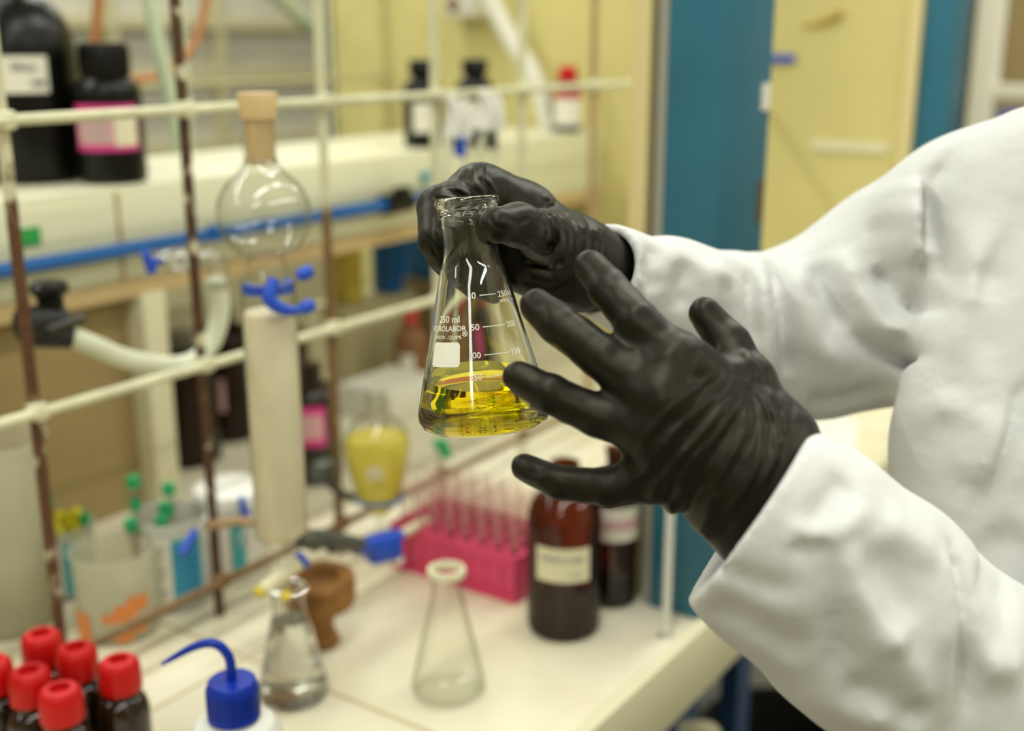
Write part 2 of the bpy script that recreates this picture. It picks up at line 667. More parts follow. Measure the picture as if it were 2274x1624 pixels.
class SDF:
    def __init__(self, lo, hi, h):
        self.lo = np.array(lo, float)
        self.h = h
        self.n = np.ceil((np.array(hi) - self.lo) / h).astype(int) + 1
        self.D = np.full(self.n, 0.06, np.float32)

    def block(self, lo, hi):
        a = np.clip(np.floor((np.array(lo) - self.lo) / self.h).astype(int), 0, self.n)
        b = np.clip(np.ceil((np.array(hi) - self.lo) / self.h).astype(int) + 1, 0, self.n)
        if np.any(b <= a):
            return None, None
        sl = tuple(slice(x, y) for x, y in zip(a, b))
        g = np.meshgrid(*[(np.arange(x, y) * self.h + l).astype(np.float32) for x, y, l in zip(a, b, self.lo)], indexing='ij')
        return sl, g

    def smin(self, sl, d, k):
        cur = self.D[sl]
        if k <= 0:
            self.D[sl] = np.minimum(cur, d)
        else:
            hh = np.clip(0.5 + 0.5 * (cur - d) / k, 0, 1)
            self.D[sl] = cur * (1 - hh) + d * hh - k * hh * (1 - hh)

    def cone(self, a, b, ra, rb, k=0.008, squash=None):
        """tapered capsule; squash=(axis vector, factor) flattens it along the axis"""
        a = np.array(a, float)
        b = np.array(b, float)
        m = max(ra, rb) + 0.06
        sl, g = self.block(np.minimum(a, b) - m, np.maximum(a, b) + m)
        if sl is None:
            return self
        p = np.stack(g, -1) - a.astype(np.float32)
        ab = b - a
        if squash is not None:
            ax, fc = np.array(squash[0], float), squash[1]
            ax = ax / np.linalg.norm(ax)
            p = p + (p @ ax.astype(np.float32))[..., None] * (ax * (fc - 1)).astype(np.float32)
            ab = ab + (ab @ ax) * ax * (fc - 1)
        L = float(ab @ ab)
        t = np.clip((p @ ab.astype(np.float32)) / max(L, 1e-9), 0, 1)
        q = p - t[..., None] * ab.astype(np.float32)
        d = np.sqrt((q * q).sum(-1)) - (ra + (rb - ra) * t)
        self.smin(sl, d.astype(np.float32), k)
        return self

    def chain(self, pts, rs, k=0.008, k0=None, squash=None):
        for i in range(len(pts) - 1):
            self.cone(pts[i], pts[i + 1], rs[i], rs[i + 1], (k0 if (i == 0 and k0 is not None) else k), squash)
        return self

    def ell(self, c, r, k=0.01, rot=None):
        c = np.array(c, float)
        r = np.array(r, float)
        m = r.max() + 0.06
        sl, g = self.block(c - m, c + m)
        p = np.stack(g, -1) - c.astype(np.float32)
        if rot is not None:
            p = p @ np.array(rot, np.float32)
        k0 = np.sqrt(((p / r) ** 2).sum(-1))
        k1 = np.sqrt(((p / (r * r)) ** 2).sum(-1)) + 1e-6
        self.smin(sl, (k0 * (k0 - 1) / k1).astype(np.float32), k)
        return self

    def carve(self, a, b, ra, rb, k=0.004):
        keep = self.D.copy()
        self.D = np.full(self.n, 0.06, np.float32)
        self.cone(a, b, ra, rb, 0)
        d = -self.D
        hh = np.clip(0.5 - 0.5 * (keep - d) / k, 0, 1)
        self.D = (keep * (1 - hh) + d * hh + k * hh * (1 - hh)).astype(np.float32)
        return self

    def cut(self, p, n, k=0.003):
        """remove everything on the side the normal n points to"""
        n = np.array(n, float)
        n /= np.linalg.norm(n)
        sl, g = self.block(self.lo, self.lo + self.n * self.h)
        d = ((g[0] - p[0]) * n[0] + (g[1] - p[1]) * n[1] + (g[2] - p[2]) * n[2]).astype(np.float32)
        D = self.D
        hh = np.clip(0.5 - 0.5 * (D - d) / k, 0, 1)
        self.D = (D * (1 - hh) + d * hh + k * hh * (1 - hh)).astype(np.float32)
        return self

    def displace(self, fn, band=0.008):
        I = np.argwhere(np.abs(self.D) < band)
        P = I * self.h + self.lo
        self.D[I[:, 0], I[:, 1], I[:, 2]] -= fn(P).astype(np.float32)
        return self

    def mesh(self, name, mat, parent=None, loc=(0, 0, 0), relax=1):
        V, F = surface_nets(self.D, self.lo, self.h)
        for _ in range(relax):
            E = np.concatenate([F[:, [0, 1]], F[:, [1, 2]], F[:, [2, 3]], F[:, [3, 0]]])
            s = np.zeros_like(V)
            c = np.zeros(len(V))
            np.add.at(s, E[:, 0], V[E[:, 1]])
            np.add.at(s, E[:, 1], V[E[:, 0]])
            np.add.at(c, E[:, 0], 1)
            np.add.at(c, E[:, 1], 1)
            V = 0.5 * V + 0.5 * s / c[:, None]
        me = bpy.data.meshes.new(name)
        me.from_pydata((V - np.array(loc)).tolist(), [], F.tolist())
        me.update()
        return finish(me, name, mat, parent, True, 0)


def vnoise(P, seed=0):
    """smooth value noise on an N x 3 array, range -1..1"""
    Pi = np.floor(P).astype(np.int64)
    f = P - Pi
    f = f * f * (3 - 2 * f)
    out = 0
    for i in (0, 1):
        for j in (0, 1):
            for k in (0, 1):
                q = Pi + np.array([i, j, k])
                hsh = (q[:, 0] * 73856093 ^ q[:, 1] * 19349663 ^ q[:, 2] * 83492791 ^ (seed * 2654435761)) & 0xffffffff
                hsh = (hsh ^ (hsh >> 13)) * 1274126177 & 0xffffffff
                hsh = (hsh ^ (hsh >> 16)) & 0xffff
                w = (f[:, 0] if i else 1 - f[:, 0]) * (f[:, 1] if j else 1 - f[:, 1]) * (f[:, 2] if k else 1 - f[:, 2])
                out = out + w * (hsh / 32767.5 - 1)
    return out


def crease_field(lines, axis):
    """ridges (+) and furrows (-) along polylines, seen square to 'axis': list of (points, width, height)"""
    ax = np.array(axis, float)
    ax /= np.linalg.norm(ax)

    def fn(P):
        Q = P - (P @ ax)[:, None] * ax
        tot = np.zeros(len(P))
        for pts, w, hgt in lines:
            A = np.array(pts, float)
            zz = A @ ax
            A2 = A - zz[:, None] * ax
            dep = np.abs(P @ ax - zz.mean())
            best = np.full(len(P), 1e9)
            bt = np.zeros(len(P))
            n = len(A2) - 1
            for i in range(n):
                ab = A2[i + 1] - A2[i]
                t = np.clip(((Q - A2[i]) @ ab) / (ab @ ab), 0, 1)
                d = np.linalg.norm(Q - A2[i] - t[:, None] * ab, axis=1)
                upd = d < best
                best[upd] = d[upd]
                bt[upd] = (i + t[upd]) / n
            taper = np.clip(np.sin(np.pi * np.clip(bt, 0.02, 0.98)) * 1.6, 0, 1)
            tot += hgt * np.exp(-(best / w) ** 2) * taper * np.exp(-(dep / 0.07) ** 4)
        return tot
    return fn


VIEW = (0.795, 0.544, -0.267)       # direction the folds are seen along

# ================================================================== the setting
def struct(name, g, mat, **kw):
    return tag(g.build(name, mat, None, **kw), kind='structure')


struct('floor', G().box((1.2, 1.3, -0.02), (9.2, 7.4, 0.04)), 'floor_vinyl')
struct('ceiling', G().box((1.2, 1.3, 2.92), (9.2, 7.4, 0.04)), 'ceiling_paint')
struct('wall_back', G().box((1.2, 5.02, 1.45), (9.2, 0.08, 2.9)), 'wall_paint')
struct('wall_far', G().box((5.82, 1.3, 1.45), (0.08, 7.4, 2.9)), 'wall_paint')
struct('wall_near', G().box((1.2, -2.42, 1.45), (9.2, 0.08, 2.9)), 'wall_paint')
struct('wall_left', G().box((-3.42, 1.3, 1.45), (0.08, 7.4, 2.9)), 'wall_paint')

# glazed partition far behind the bench: grey panes between cream rails
wn = tag(thing('window_1', None, None, (0, 4.0, 0)), kind='structure')
g = G()
for z in (1.15, 1.45, 1.66, 2.3):
    g.box((2.8, 0, z), (5.6, 0.05, 0.045))
for x in (0.4, 1.3, 2.2, 3.05, 3.6, 4.3, 5.2):
    g.box((x, 0, 1.2), (0.045, 0.045, 2.4))
g.box((2.8, 0.03, 0.4), (5.6, 0.03, 0.9))
g.build('window_frame', 'window_cream', wn)
G().box((2.8, 0.03, 1.6), (5.6, 0.008, 1.5)).build('pane', 'grey_pane', wn)

# ================================================================== island bench
bt = thing('bench_worktop', 'long white tiled laboratory worktop with a thick cream front edge', 'worktop', (0, 0, 0))
G().box((0.60, 1.13, 0.875), (4.2, 1.16, 0.05)).build('tile_surface', 'bench_tile', bt)
tag(G().box((0.60, 0.546, 0.852), (4.2, 0.02, 0.095), bevel=0.004).build('front_edge', 'cream_paint', bt), 'cream front edge')
bc = thing('bench_cabinet', 'dark blue framed cupboard with grey panels under the white worktop', 'cabinet', (0, 0, 0))
g = G()
g.box((0.60, 1.25, 0.43), (4.1, 0.80, 0.74))
g.build('carcass', 'cabinet_grey', bc)
g = G()
for x in (-0.6, 0.15, 0.9, 1.56, 2.5):
    g.box((x, 0.64, 0.43), (0.05, 0.03, 0.74))
g.box((0.60, 0.64, 0.785), (4.1, 0.032, 0.05))
g.box((0.60, 0.64, 0.07), (4.1, 0.032, 0.04))
g.build('front_frame', 'cabinet_blue', bc)
G().box((0.92, 0.648, 0.43), (1.0, 0.02, 0.68), bevel=0.002).build('cupboard_door', 'cabinet_blue', bc)
G().tube([(1.36, 0.64, 0.635), (1.372, 0.615, 0.640), (1.385, 0.600, 0.632), (1.392, 0.598, 0.60), (1.392, 0.598, 0.52), (1.38, 0.61, 0.505), (1.36, 0.64, 0.50)], 0.0115).build('handle', 'cream_paint', bc)

# black bin standing in the aisle
bn = thing('waste_bin', 'round black open bin on the floor under the bench edge', 'bin', (1.86, 0.665, 0))
G().lathe([(0, 0.0), (0.13, 0.0), (0.143, 0.345), (0.150, 0.35), (0.150, 0.36), (0.138, 0.36), (0.127, 0.02), (0, 0.02)], 44).build('bucket', 'black_soft', bn)

# ------------------------------------------------------------------ blue column at the near partition and its trims
bcol = thing('blue_column', 'tall blue steel column standing at the bench front edge, pale sticker on its side', 'column', (1.21, 0.55, 0.9))
G().box((0.0675, 0.034, 0.75), (0.135, 0.068, 1.5), bevel=0.002).build('column_body', 'blue_paint', bcol)
tag(G().box((0.1185, -0.0008, 0.627), (0.022, 0.0016, 0.031)).build('sticker', 'label_white', bcol), 'small pale sticker')
G().box((0.1185, -0.0005, 0.505), (0.022, 0.001, 0.052)).build('grime_patch', 'dark_gap', bcol)
for (zx, zz) in ((0.078, 0.735), (0.078, 0.705), (0.07, 0.47)):
    G().lathe([(0, -0.0012), (0.0028, -0.001), (0.0030, 0)], 10, loc=(zx, 0, zz), rot=Matrix.Rotation(R(90), 3, 'X')).build('screw', 'grey_metal', bcol)
gs = thing('metal_strip', 'grey metal channel running up beside the nearer blue column', 'strip', (1.213, 0.6255, 0.9))
G().box((0.02, 0.0, 0.75), (0.04, 0.012, 1.5), bevel=0.001).box((0.03, 0.0125, 0.75), (0.02, 0.012, 1.5)).build('channel', 'grey_metal', gs)
cj = thing('partition_jamb', 'narrow cream board edge standing on the bench beside the grey channel', 'jamb', (1.211, 0.653, 0.9))
G().box((0.02, 0.0, 0.75), (0.04, 0.022, 1.5), bevel=0.002).build('board', 'yellow_edge', cj)

# ------------------------------------------------------------------ yellow partition further along, with its own column
yp = thing('yellow_partition', 'large mustard yellow partition board across the far end of the bench', 'partition', (2.40, 0, 0))
G().box((0.02, 1.46, 1.6), (0.04, 1.52, 1.4)).build('board', 'yellow_panel', yp)
G().box((0.015, 0.690, 1.6), (0.05, 0.022, 1.4)).build('edge_strip', 'yellow_edge', yp)
G().box((-0.002, 0.805, 1.381), (0.004, 0.16, 0.018)).build('pale_tape', 'label_cream', yp)
G().box((0.02, 2.235, 1.6), (0.06, 0.03, 1.4)).build('dark_edge', 'dark_steel', yp)
hg = G().box((-0.004, 0.962, 1.555), (0.008, 0.06, 0.014))
hg.build('hinge', 'clip_blue', yp)
g = G()
g.tube([(0.004, 0.925, 1.617), (0.002, 0.88, 1.628), (0.002, 0.84, 1.645)], [0.005, 0.010, 0.013], 10)
g.build('stain', 'amber_stain', yp)
b2 = thing('blue_column', 'farther blue column beyond the yellow board, above the right sleeve', 'column', (2.40, 0.622, 0.9))
G().box((0.06, 0.026, 0.75), (0.12, 0.056, 1.5), bevel=0.002).build('column_body', 'blue_paint', b2)
g2 = thing('metal_strip', 'grey metal channel between the yellow board and farther blue column', 'strip', (2.403, 0.664, 0.9))
G().box((0.02, 0.0, 0.75), (0.04, 0.018, 1.5)).build('channel', 'grey_metal', g2)

# open rack of cream beams at the far right
fr = thing('shelf_frame', 'cream open shelf frame with a cross rail at the upper right', 'shelving', (3.0, 0, 0))
g = G().box((0, 0.69, 1.0), (0.06, 0.055, 2.0), bevel=0.003).box((0.0, 0.30, 1.0), (0.06, 0.055, 2.0), bevel=0.003)
g.build('upright', 'box_white', fr)
for z in (1.474, 1.98):
    G().box((0, 0.50, z), (0.05, 0.36, 0.035), bevel=0.003).build('cross_rail', 'box_white', fr)
dkc = thing('dark_cupboard', 'dark brown cupboard seen through the cream shelf frame', 'cupboard', (3.40, 0.45, 0))
G().box((0.15, 0, 1.0), (0.3, 0.8, 2.0), bevel=0.006).build('cupboard_body', 'dark_gap', dkc)
G().box((-0.008, 0.0, 1.0), (0.016, 0.7, 1.9), bevel=0.004).build('door', 'tan_board', dkc)
bb = thing('blue_box', 'tall blue box standing behind the cream shelf frame', 'box', (3.2, 0.60, 0.0))
G().box((0, 0, 0.71), (0.14, 0.16, 1.42), bevel=0.004).build('box_body', 'clip_blue', bb)

# ------------------------------------------------------------------ reagent shelf along the middle of the bench
sh = thing('reagent_shelf', 'cream boxed reagent shelf running above the bench behind the rod lattice', 'shelf', (0, 0, 0))
G().box((0.80, 1.555, 1.325), (3.18, 0.33, 0.134), bevel=0.003).build('shelf_box', 'shelf_white', sh)
G().box((0.80, 1.555, 1.246), (3.18, 0.335, 0.026)).build('underside_board', 'wood_strip', sh)
G().box((0.315, 1.3885, 1.32), (1.45, 0.004, 0.105)).build('fascia_panel', 'shelf_white', sh)
G().box((1.045, 1.3875, 1.32), (0.004, 0.004, 0.13)).build('fascia_joint', 'wood_strip', sh)
for x in (1.088, 2.05):
    G().box((x, 1.402, 1.068), (0.042, 0.045, 0.336), bevel=0.002).build('shelf_post', 'cream_paint', sh)
G().box((0.27, 1.425, 1.067), (1.60, 0.012, 0.334)).build('back_board', 'tan_board', sh)
tag(G().box((0.898, 1.3855, 1.342), (0.040, 0.002, 0.024), ).build('tape_piece', 'tape_green', sh), 'green tape')

pp = thing('service_pipe', 'straight blue gas pipe running along the cream shelf front', 'pipe', (0, 1.366, 1.308))
G().tube([(-0.5, 0, 0), (1.46, 0, 0)], 0.0105, 16, smooth=False).build('pipe', 'pipe_blue', pp)
for x in (0.35, 1.72):
    G().box((x, 0.011, 0), (0.014, 0.016, 0.024), bevel=0.002).build('pipe_bracket', 'pipe_blue', pp)
G().tube([(1.46, 0, 0), (1.60, 0, 0)], 0.012, 16, smooth=False).build('sleeve', 'pipe_blue', pp)
G().tube([(1.59, 0, 0), (1.66, 0, 0)], 0.019, 16, smooth=False).box((1.63, -0.01, 0.02), (0.04, 0.016, 0.02), bevel=0.003).build('valve_body', 'black_plastic', pp)
G().tube([(1.655, 0, 0), (1.78, 0, 0.0)], 0.009, 12, smooth=False).build('outlet', 'pipe_blue', pp)

# ------------------------------------------------------------------ rod lattice
LY = 1.049
lat = thing('rod_lattice', 'rusty upright rods and cream cross rods forming the apparatus lattice', 'lattice', (0, LY, 0))
rod_mats = ['rail_paint', 'rust_some', 'rust_heavy', 'rust_light', 'rail_paint', 'rail_paint', 'rust_pale']
for x, mt in zip((0.445, 0.667, 0.887, 1.108, 1.337, 1.56, 1.779), rod_mats):
    G().tube([(x, 0, 0.9), (x, 0, 2.25)], 0.0062, 14, smooth=False).build('upright_rod', mt, lat)
for z, mt in ((0.948, 'rust_light'), (1.225, 'rail_paint'), (1.517, 'rail_paint')):
    G().tube([(-0.4, -0.010, z), (2.38, -0.010, z)], 0.0058, 14, smooth=False).build('cross_rod', mt, lat)
for z in (0.948, 1.225, 1.517):
    for x in (0.667, 0.887, 1.108, 1.337, 1.56, 1.779):
        G().box((x, -0.005, z), (0.019, 0.020, 0.019), bevel=0.005).build('joint', 'rust_light' if z < 1 else 'rail_paint', lat)
# second lattice on the far side of the island
lat2 = thing('rod_lattice', 'pale thin rod lattice standing farther back beyond the shelf', 'lattice', (0, 2.05, 0))
for x in (0.9, 1.35, 1.75, 2.2):
    G().tube([(x, 0, 0.0), (x, 0, 2.25)], 0.006, 10, smooth=False).build('upright_rod', 'hose_pale', lat2)
for z in (1.50, 1.72):
    G().tube([(0.2, -0.01, z), (2.4, -0.01, z)], 0.006, 10, smooth=False).build('cross_rod', 'window_cream', lat2)

# ================================================================== bottles on the shelf
CAMA = -2.50            # bearing of a label turned towards the near aisle


def round_bottle(root, r, h, neck_r, neck_h, mat, mat_name='bottle_body', shoulder=0.8, wall=None):
    s = r * shoulder
    zs = h - s
    pr = [(0, 0.002), (r * 0.8, 0.0), (r * 0.95, 0.003), (r, 0.012), (r, zs)]
    for i in range(1, 9):
        a = i / 9 * PI / 2
        pr.append((neck_r + (r - neck_r) * math.cos(a), zs + s * math.sin(a)))
    pr += [(neck_r, h), (neck_r, h + neck_h), (0, h + neck_h)]
    return G().lathe(pr, 44).build(mat_name, mat, root)


def screw_cap(root, r, z0, h, mat, ribs=0, name='cap'):
    g = G().lathe([(0, z0), (r, z0), (r, z0 + h * 0.88), (r * 0.93, z0 + h), (0, z0 + h)], 40)
    for i in range(ribs):
        a = 2 * PI * i / ribs
        g.box((r * math.cos(a), r * math.sin(a), z0 + h * 0.44), (0.0012, 0.0016, h * 0.8), rot=Matrix.Rotation(a, 3, 'Z'))
    return g.build(name, mat, root)


SHZ = 1.392
t = thing('black_bottle', 'large black reagent bottle with white label at the upper left of the shelf', 'bottle', (1.037, 1.566, SHZ))
round_bottle(t, 0.0770, 0.262, 0.021, 0.03, 'black_plastic', shoulder=1.15)
screw_cap(t, 0.024, 0.277, 0.03, 'black_plastic', 30)
lb = patch(0.0773, 0.128, 0.178, CAMA - 0.45, CAMA + 0.78).build('paper_label', 'label_white', t)
g = G()
cyl_text(g, 'Silica', 0.017, 0.0788, 0.163, CAMA + 0.36)
bars(g, 0.0780, [(0.139, 0.005, CAMA + 0.48, CAMA + 0.72)])
g.build('lettering', 'label_ink', lb)

t = thing('black_bottle', 'small black bottle with a pink and cream label on the shelf', 'bottle', (1.089, 1.447, SHZ))
round_bottle(t, 0.0475, 0.150, 0.026, 0.008, 'black_plastic', shoulder=0.55)
screw_cap(t, 0.0345, 0.150, 0.046, 'black_plastic', 36)
lb = patch(0.0477, 0.048, 0.112, CAMA - 0.85, CAMA + 1.15).build('paper_label', 'label_pink', t)
patch(0.0484, 0.057, 0.100, CAMA - 0.75, CAMA + 0.38).build('pale_panel', 'label_pale_pink', lb)
patch(0.0484, 0.055, 0.104, CAMA + 0.40, CAMA + 1.10).build('cream_panel', 'label_cream', lb)
g = G()
bars(g, 0.0490, [(0.062 + 0.009 * k, 0.003, CAMA - 0.6, CAMA + 0.25 - 0.1 * (k % 2)) for k in range(4)])
g.build('print', 'label_faint', lb)

for (q, lab) in (((1.800, 1.440), 'left black bottle of the pair behind the hanging white fittings'),
                 ((1.915, 1.400), 'right black bottle of the pair behind the hanging white fittings')):
    t = thing('black_bottle', lab, 'bottle', (q[0], q[1], SHZ), group='dark bottles on the far shelf')
    round_bottle(t, 0.037, 0.128, 0.021, 0.01, 'black_plastic', shoulder=0.7)
    screw_cap(t, 0.0255, 0.136, 0.028, 'black_plastic')
    patch(0.0372, 0.03, 0.085, CAMA - 0.5, CAMA + 0.6).build('paper_label', 'label_white', t)

t = thing('red_capped_bottle', 'small white labelled bottle with a red cap at the far end of the shelf', 'bottle', (2.295, 1.42, SHZ))
round_bottle(t, 0.031, 0.112, 0.018, 0.008, 'black_soft', shoulder=0.6)
screw_cap(t, 0.0215, 0.112, 0.032, 'red_cap')
lb = patch(0.0312, 0.016, 0.082, CAMA - 1.3, CAMA + 1.3).build('paper_label', 'label_white', t)
patch(0.0318, 0.074, 0.088, CAMA - 1.3, CAMA + 1.3).build('red_band', 'label_red', lb)

# two white fittings with pale hoses hanging on the lattice cross rod
for (q, lab, dx) in (((1.372, 1.035, 1.47), 'left white hose fitting hanging below the upper cross rod', 0.0),
                     ((1.452, 1.035, 1.475), 'right white hose fitting hanging below the upper cross rod', 0.03)):
    t = thing('hose_fitting', lab, 'fitting', q, group='white hose fittings on the lattice')
    G().tube([(-0.02, 0, 0.045), (-0.012, -0.004, 0.02), (-0.016, 0.0, -0.012)], [0.008, 0.012, 0.014]).tube([(0.012, 0, 0.04), (0.016, -0.004, 0.012), (0.014, 0, -0.016)], [0.007, 0.010, 0.013]).build('fitting_body', 'white_plastic', t)
    G().tube([(0.0, -0.002, -0.012), (0.004, -0.002, -0.04)], 0.009).build('coupling', 'clip_blue' if dx == 0 else 'clamp_grey', t)
    G().tube([(-0.014, 0, -0.01), (-0.022, 0.004, -0.06), (-0.012, 0.01, -0.13), (-0.02, 0.02, -0.22)], 0.0042).build('tubing', 'hose_pale', t)
    G().tube([(0.012, 0, -0.015), (0.026, 0.006, -0.05), (0.01, 0.01, -0.12), (0.0, 0.02, -0.22)], 0.0042).build('tubing', 'hose_pale', t)

t = thing('blue_stopper', 'tiny cyan stopper lying on the shelf above the gripping hand', 'stopper', (1.7353, 1.3850, 1.3446))
G().lathe([(0, -0.009), (0.008, -0.009), (0.010, 0.006), (0.007, 0.009), (0, 0.009)], 18).build('stopper_body', 'label_teal', t)
t = thing('glass_joint', 'grey glass joint lying on the shelf beside the third rod', 'glassware', (1.36, 1.44, SHZ))
G().lathe([(0.012, 0), (0.018, 0.005), (0.018, 0.05), (0.012, 0.06), (0.012, 0.08), (0.010, 0.08), (0.010, 0.06), (0.016, 0.05), (0.016, 0.006), (0.010, 0.001)], 24).build('glass', 'glass_thin', t)
t = thing('gas_tap', 'round blue gas tap under the far end of the shelf', 'tap', (2.4419, 1.3300, 1.2052))
G().lathe([(0, -0.012), (0.012, -0.012), (0.016, -0.004), (0.016, 0.008), (0.008, 0.014), (0, 0.014)], 20).build('tap_body', 'clip_blue', t)

# hoses and tubes hanging behind the lattice
def hose(name, label, pts, r, mat, cat='hose', fit=None):
    t = thing(name, label, cat, pts[0])
    o = Vector(pts[0])
    G().tube([Vector(p) - o for p in pts], r, 12).build('tubing', mat, t)
    return t


hose('rubber_hose', 'orange rubber hose hanging down behind the small black bottle', [(1.2248, 1.6200, 1.6789), (1.2105, 1.6200, 1.6111), (1.1960, 1.6200, 1.5634), (1.1783, 1.6000, 1.5161), (1.1463, 1.5600, 1.4302)], 0.0085, 'hose_orange')
hose('rubber_hose', 'orange rubber hose curving between the second and third rods', [(1.5161, 1.7000, 1.6921), (1.5007, 1.7000, 1.6376), (1.4752, 1.7000, 1.5869), (1.4342, 1.7000, 1.5523), (1.3452, 1.6600, 1.5317), (1.2626, 1.6200, 1.5286)], 0.008, 'hose_orange')
hose('slanting_tube', 'thick pale green tube slanting down to the shelf near the second rod', [(1.2125, 1.5000, 1.6882), (1.2265, 1.4900, 1.5574), (1.2420, 1.4800, 1.4238)], 0.0115, 'hose_green', 'tube')
hose('slanting_tube', 'pale broad tube slanting behind the third rod at the top', [(2.1981, 2.3000, 1.7554), (2.4002, 2.3000, 1.6262), (2.5925, 2.3000, 1.4859), (2.7074, 2.3000, 1.3991)], 0.020, 'hose_green', 'tube')
hose('slanting_tube', 'wide white tube slanting down towards the red capped bottle', [(2.3000, 1.6653, 1.7408), (2.3000, 1.5962, 1.6209), (2.3000, 1.5088, 1.5018), (2.3000, 1.4686, 1.3922)], 0.022, 'box_white', 'tube')
t = thing('wall_box', 'white switch box with a brown socket at the top centre', 'box', (2.3600, 1.7494, 1.6742))
G().box((0, 0, 0.02), (0.05, 0.10, 0.10), bevel=0.008).build('box_body', 'box_white', t)
G().lathe([(0, 0.004), (0.016, 0.004), (0.018, 0)], 20, loc=(-0.025, 0.02, 0.0), rot=Matrix.Rotation(R(-90), 3, 'Y')).build('socket', 'rust_brown', t)

# ================================================================== glass column set up before the lattice
CX, CYY = (0.8003, 0.8400, 1.2335)[:2]
colm = thing('glass_column', 'tall glass chromatography column packed with white powder, round bulb on top', 'column', (CX, CYY, 0))
zb = (0.7943, 0.8400, 1.0923)[2]
zt = (0.8045, 0.8400, 1.3311)[2]
zs = (0.7997, 0.8400, 1.4282)[2]
zn0 = (0.8004, 0.8400, 1.4754)[2]
zn1 = (0.8013, 0.8400, 1.5169)[2]
zk1 = (0.8016, 0.8400, 1.5428)[2]
RC = 0.0272
pr = [(0.0045, zb - 0.045), (0.006, zb - 0.03), (0.009, zb - 0.018), (RC, zb), (RC, zt + 0.03), (0.020, zt + 0.042), (0.0185, zt + 0.052)]
RB = 0.0455
for i in range(13):
    a = R(-66 + i * (66 + 56) / 12)
    pr.append((RB * math.cos(a), zs + RB * math.sin(a)))
pr += [(0.0195, zs + RB - 0.001), (0.0163, zs + RB + 0.004), (0.0150, zs + RB + 0.009), (0.0148, zn0), (0.0152, zn1), (0.0175, zn1 + 0.004), (0.0160, zn1 + 0.006), (0.0140, zn1)]
G().lathe(pr, 48).build('glass_body', 'glass_thin', colm)
G().lathe([(0, zb - 0.010), (0.012, zb - 0.008), (RC - 0.0012, zb + 0.004), (RC - 0.0012, zt - 0.004), (RC - 0.003, zt), (0, zt + 0.001)], 44).build('packing', 'silica_white', colm)
tag(G().lathe([(0, zk1), (0.0185, zk1), (0.0192, zk1 - 0.002), (0.0172, zn1 + 0.002), (0.0139, zn1), (0.0132, zn0), (0, zn0)], 40).build('stopper', 'rubber_beige', colm), 'beige rubber stopper')
zj = (0.7959, 0.8400, 1.3554)[2]
g = G().lathe([(0.0195, zj - 0.004), (0.026, zj - 0.004), (0.026, zj + 0.006), (0.0195, zj + 0.006), (0.0195, zj - 0.004)], 30, a0=R(150), a1=R(355))
g.tube([(-0.026 * 0.6, -0.026, zj + 0.014), (-0.024, -0.026, zj - 0.004), (-0.012, -0.032, zj - 0.016), (0.004, -0.034, zj - 0.020)], [0.006, 0.007, 0.006, 0.004])
g.build('joint_clip', 'clip_blue', colm)
for zz in (zj + 0.014, zj - 0.020):
    G().lathe([(0, -0.008), (0.005, -0.008), (0.0075, 0.0), (0.006, 0.008), (0, 0.010)], 18, loc=(0.021, -0.030, zz), rot=rot_to((0.8, -0.5, 0.3))).build('clip_knob', 'clip_blue', colm)
# stopcock under the column
sk = G().tube([(-0.026, 0.006, zb - 0.056), (0.024, -0.006, zb - 0.036)], 0.0078, 16, smooth=False).build('stopcock', 'label_cream', colm)
G().tube([(0.018, -0.0045, zb - 0.0385), (0.024, -0.006, zb - 0.036)], 0.0098, 16, smooth=False).build('stopcock_nut', 'clip_blue', sk)
G().tube([(-0.033, 0.008, zb - 0.058), (-0.026, 0.006, zb - 0.056)], 0.006, 12, smooth=False).tube([(-0.012, -0.010, zb - 0.060), (-0.012, -0.016, zb - 0.066)], 0.0055, 12, smooth=False).build('stopcock_tip', 'yellow_tip', sk)
G().lathe([(0.0032, zb - 0.10), (0.004, zb - 0.06), (0.004, zb - 0.045), (0.003, zb - 0.045), (0.0022, zb - 0.10)], 14).build('outlet_tip', 'glass_thin', colm)

# clamp gripping the foot of the column and reaching out with a blue jaw
o0 = (0.9388, 0.9000, 1.0162)
cl = thing('lab_clamp', 'grey laboratory clamp with a blue plastic head beside the column foot', 'clamp', o0)
v = lambda u: Vector(u) - Vector(o0)
G().tube([v((0.8563, 0.8700, 1.0542)), v((0.8991, 0.8900, 1.0384)), v((0.9857, 0.9000, 0.9947))], [0.007, 0.0115, 0.0105]).box(v((0.9026, 0.8900, 1.0349)), (0.03, 0.02, 0.018), bevel=0.004).build('clamp_arm', 'clamp_grey', cl)
hd = G().tube([v((0.9776, 0.9000, 0.9965)), v((1.0003, 0.9000, 0.9880))], 0.011, 14, smooth=False).box(v((1.0271, 0.9000, 0.9774)), (0.045, 0.03, 0.034), rot=Matrix.Rotation(R(-20), 3, 'Z'), bevel=0.006).box(v((1.0380, 0.9000, 0.9875)), (0.04, 0.02, 0.010), rot=Matrix.Rotation(R(-20), 3, 'Z'), bevel=0.003)
hd.build('clamp_head', 'clip_blue', cl)
G().tube([v((1.0356, 0.8900, 0.9615)), v((1.0435, 0.8850, 0.9560))], 0.006, 12, smooth=False).build('head_screw', 'white_plastic', cl)
G().tube([v((0.9187, 0.8850, 1.0143)), v((0.9216, 0.8850, 1.0246))], 0.005, 12, smooth=False).build('wing_screw', 'clamp_grey', cl)
G().tube([v((1.0699, 0.9100, 0.9747)), v((1.1505, 0.9300, 0.9616))], [0.006, 0.007], 12, smooth=False).build('sleeve_tip', 'label_cream', cl)

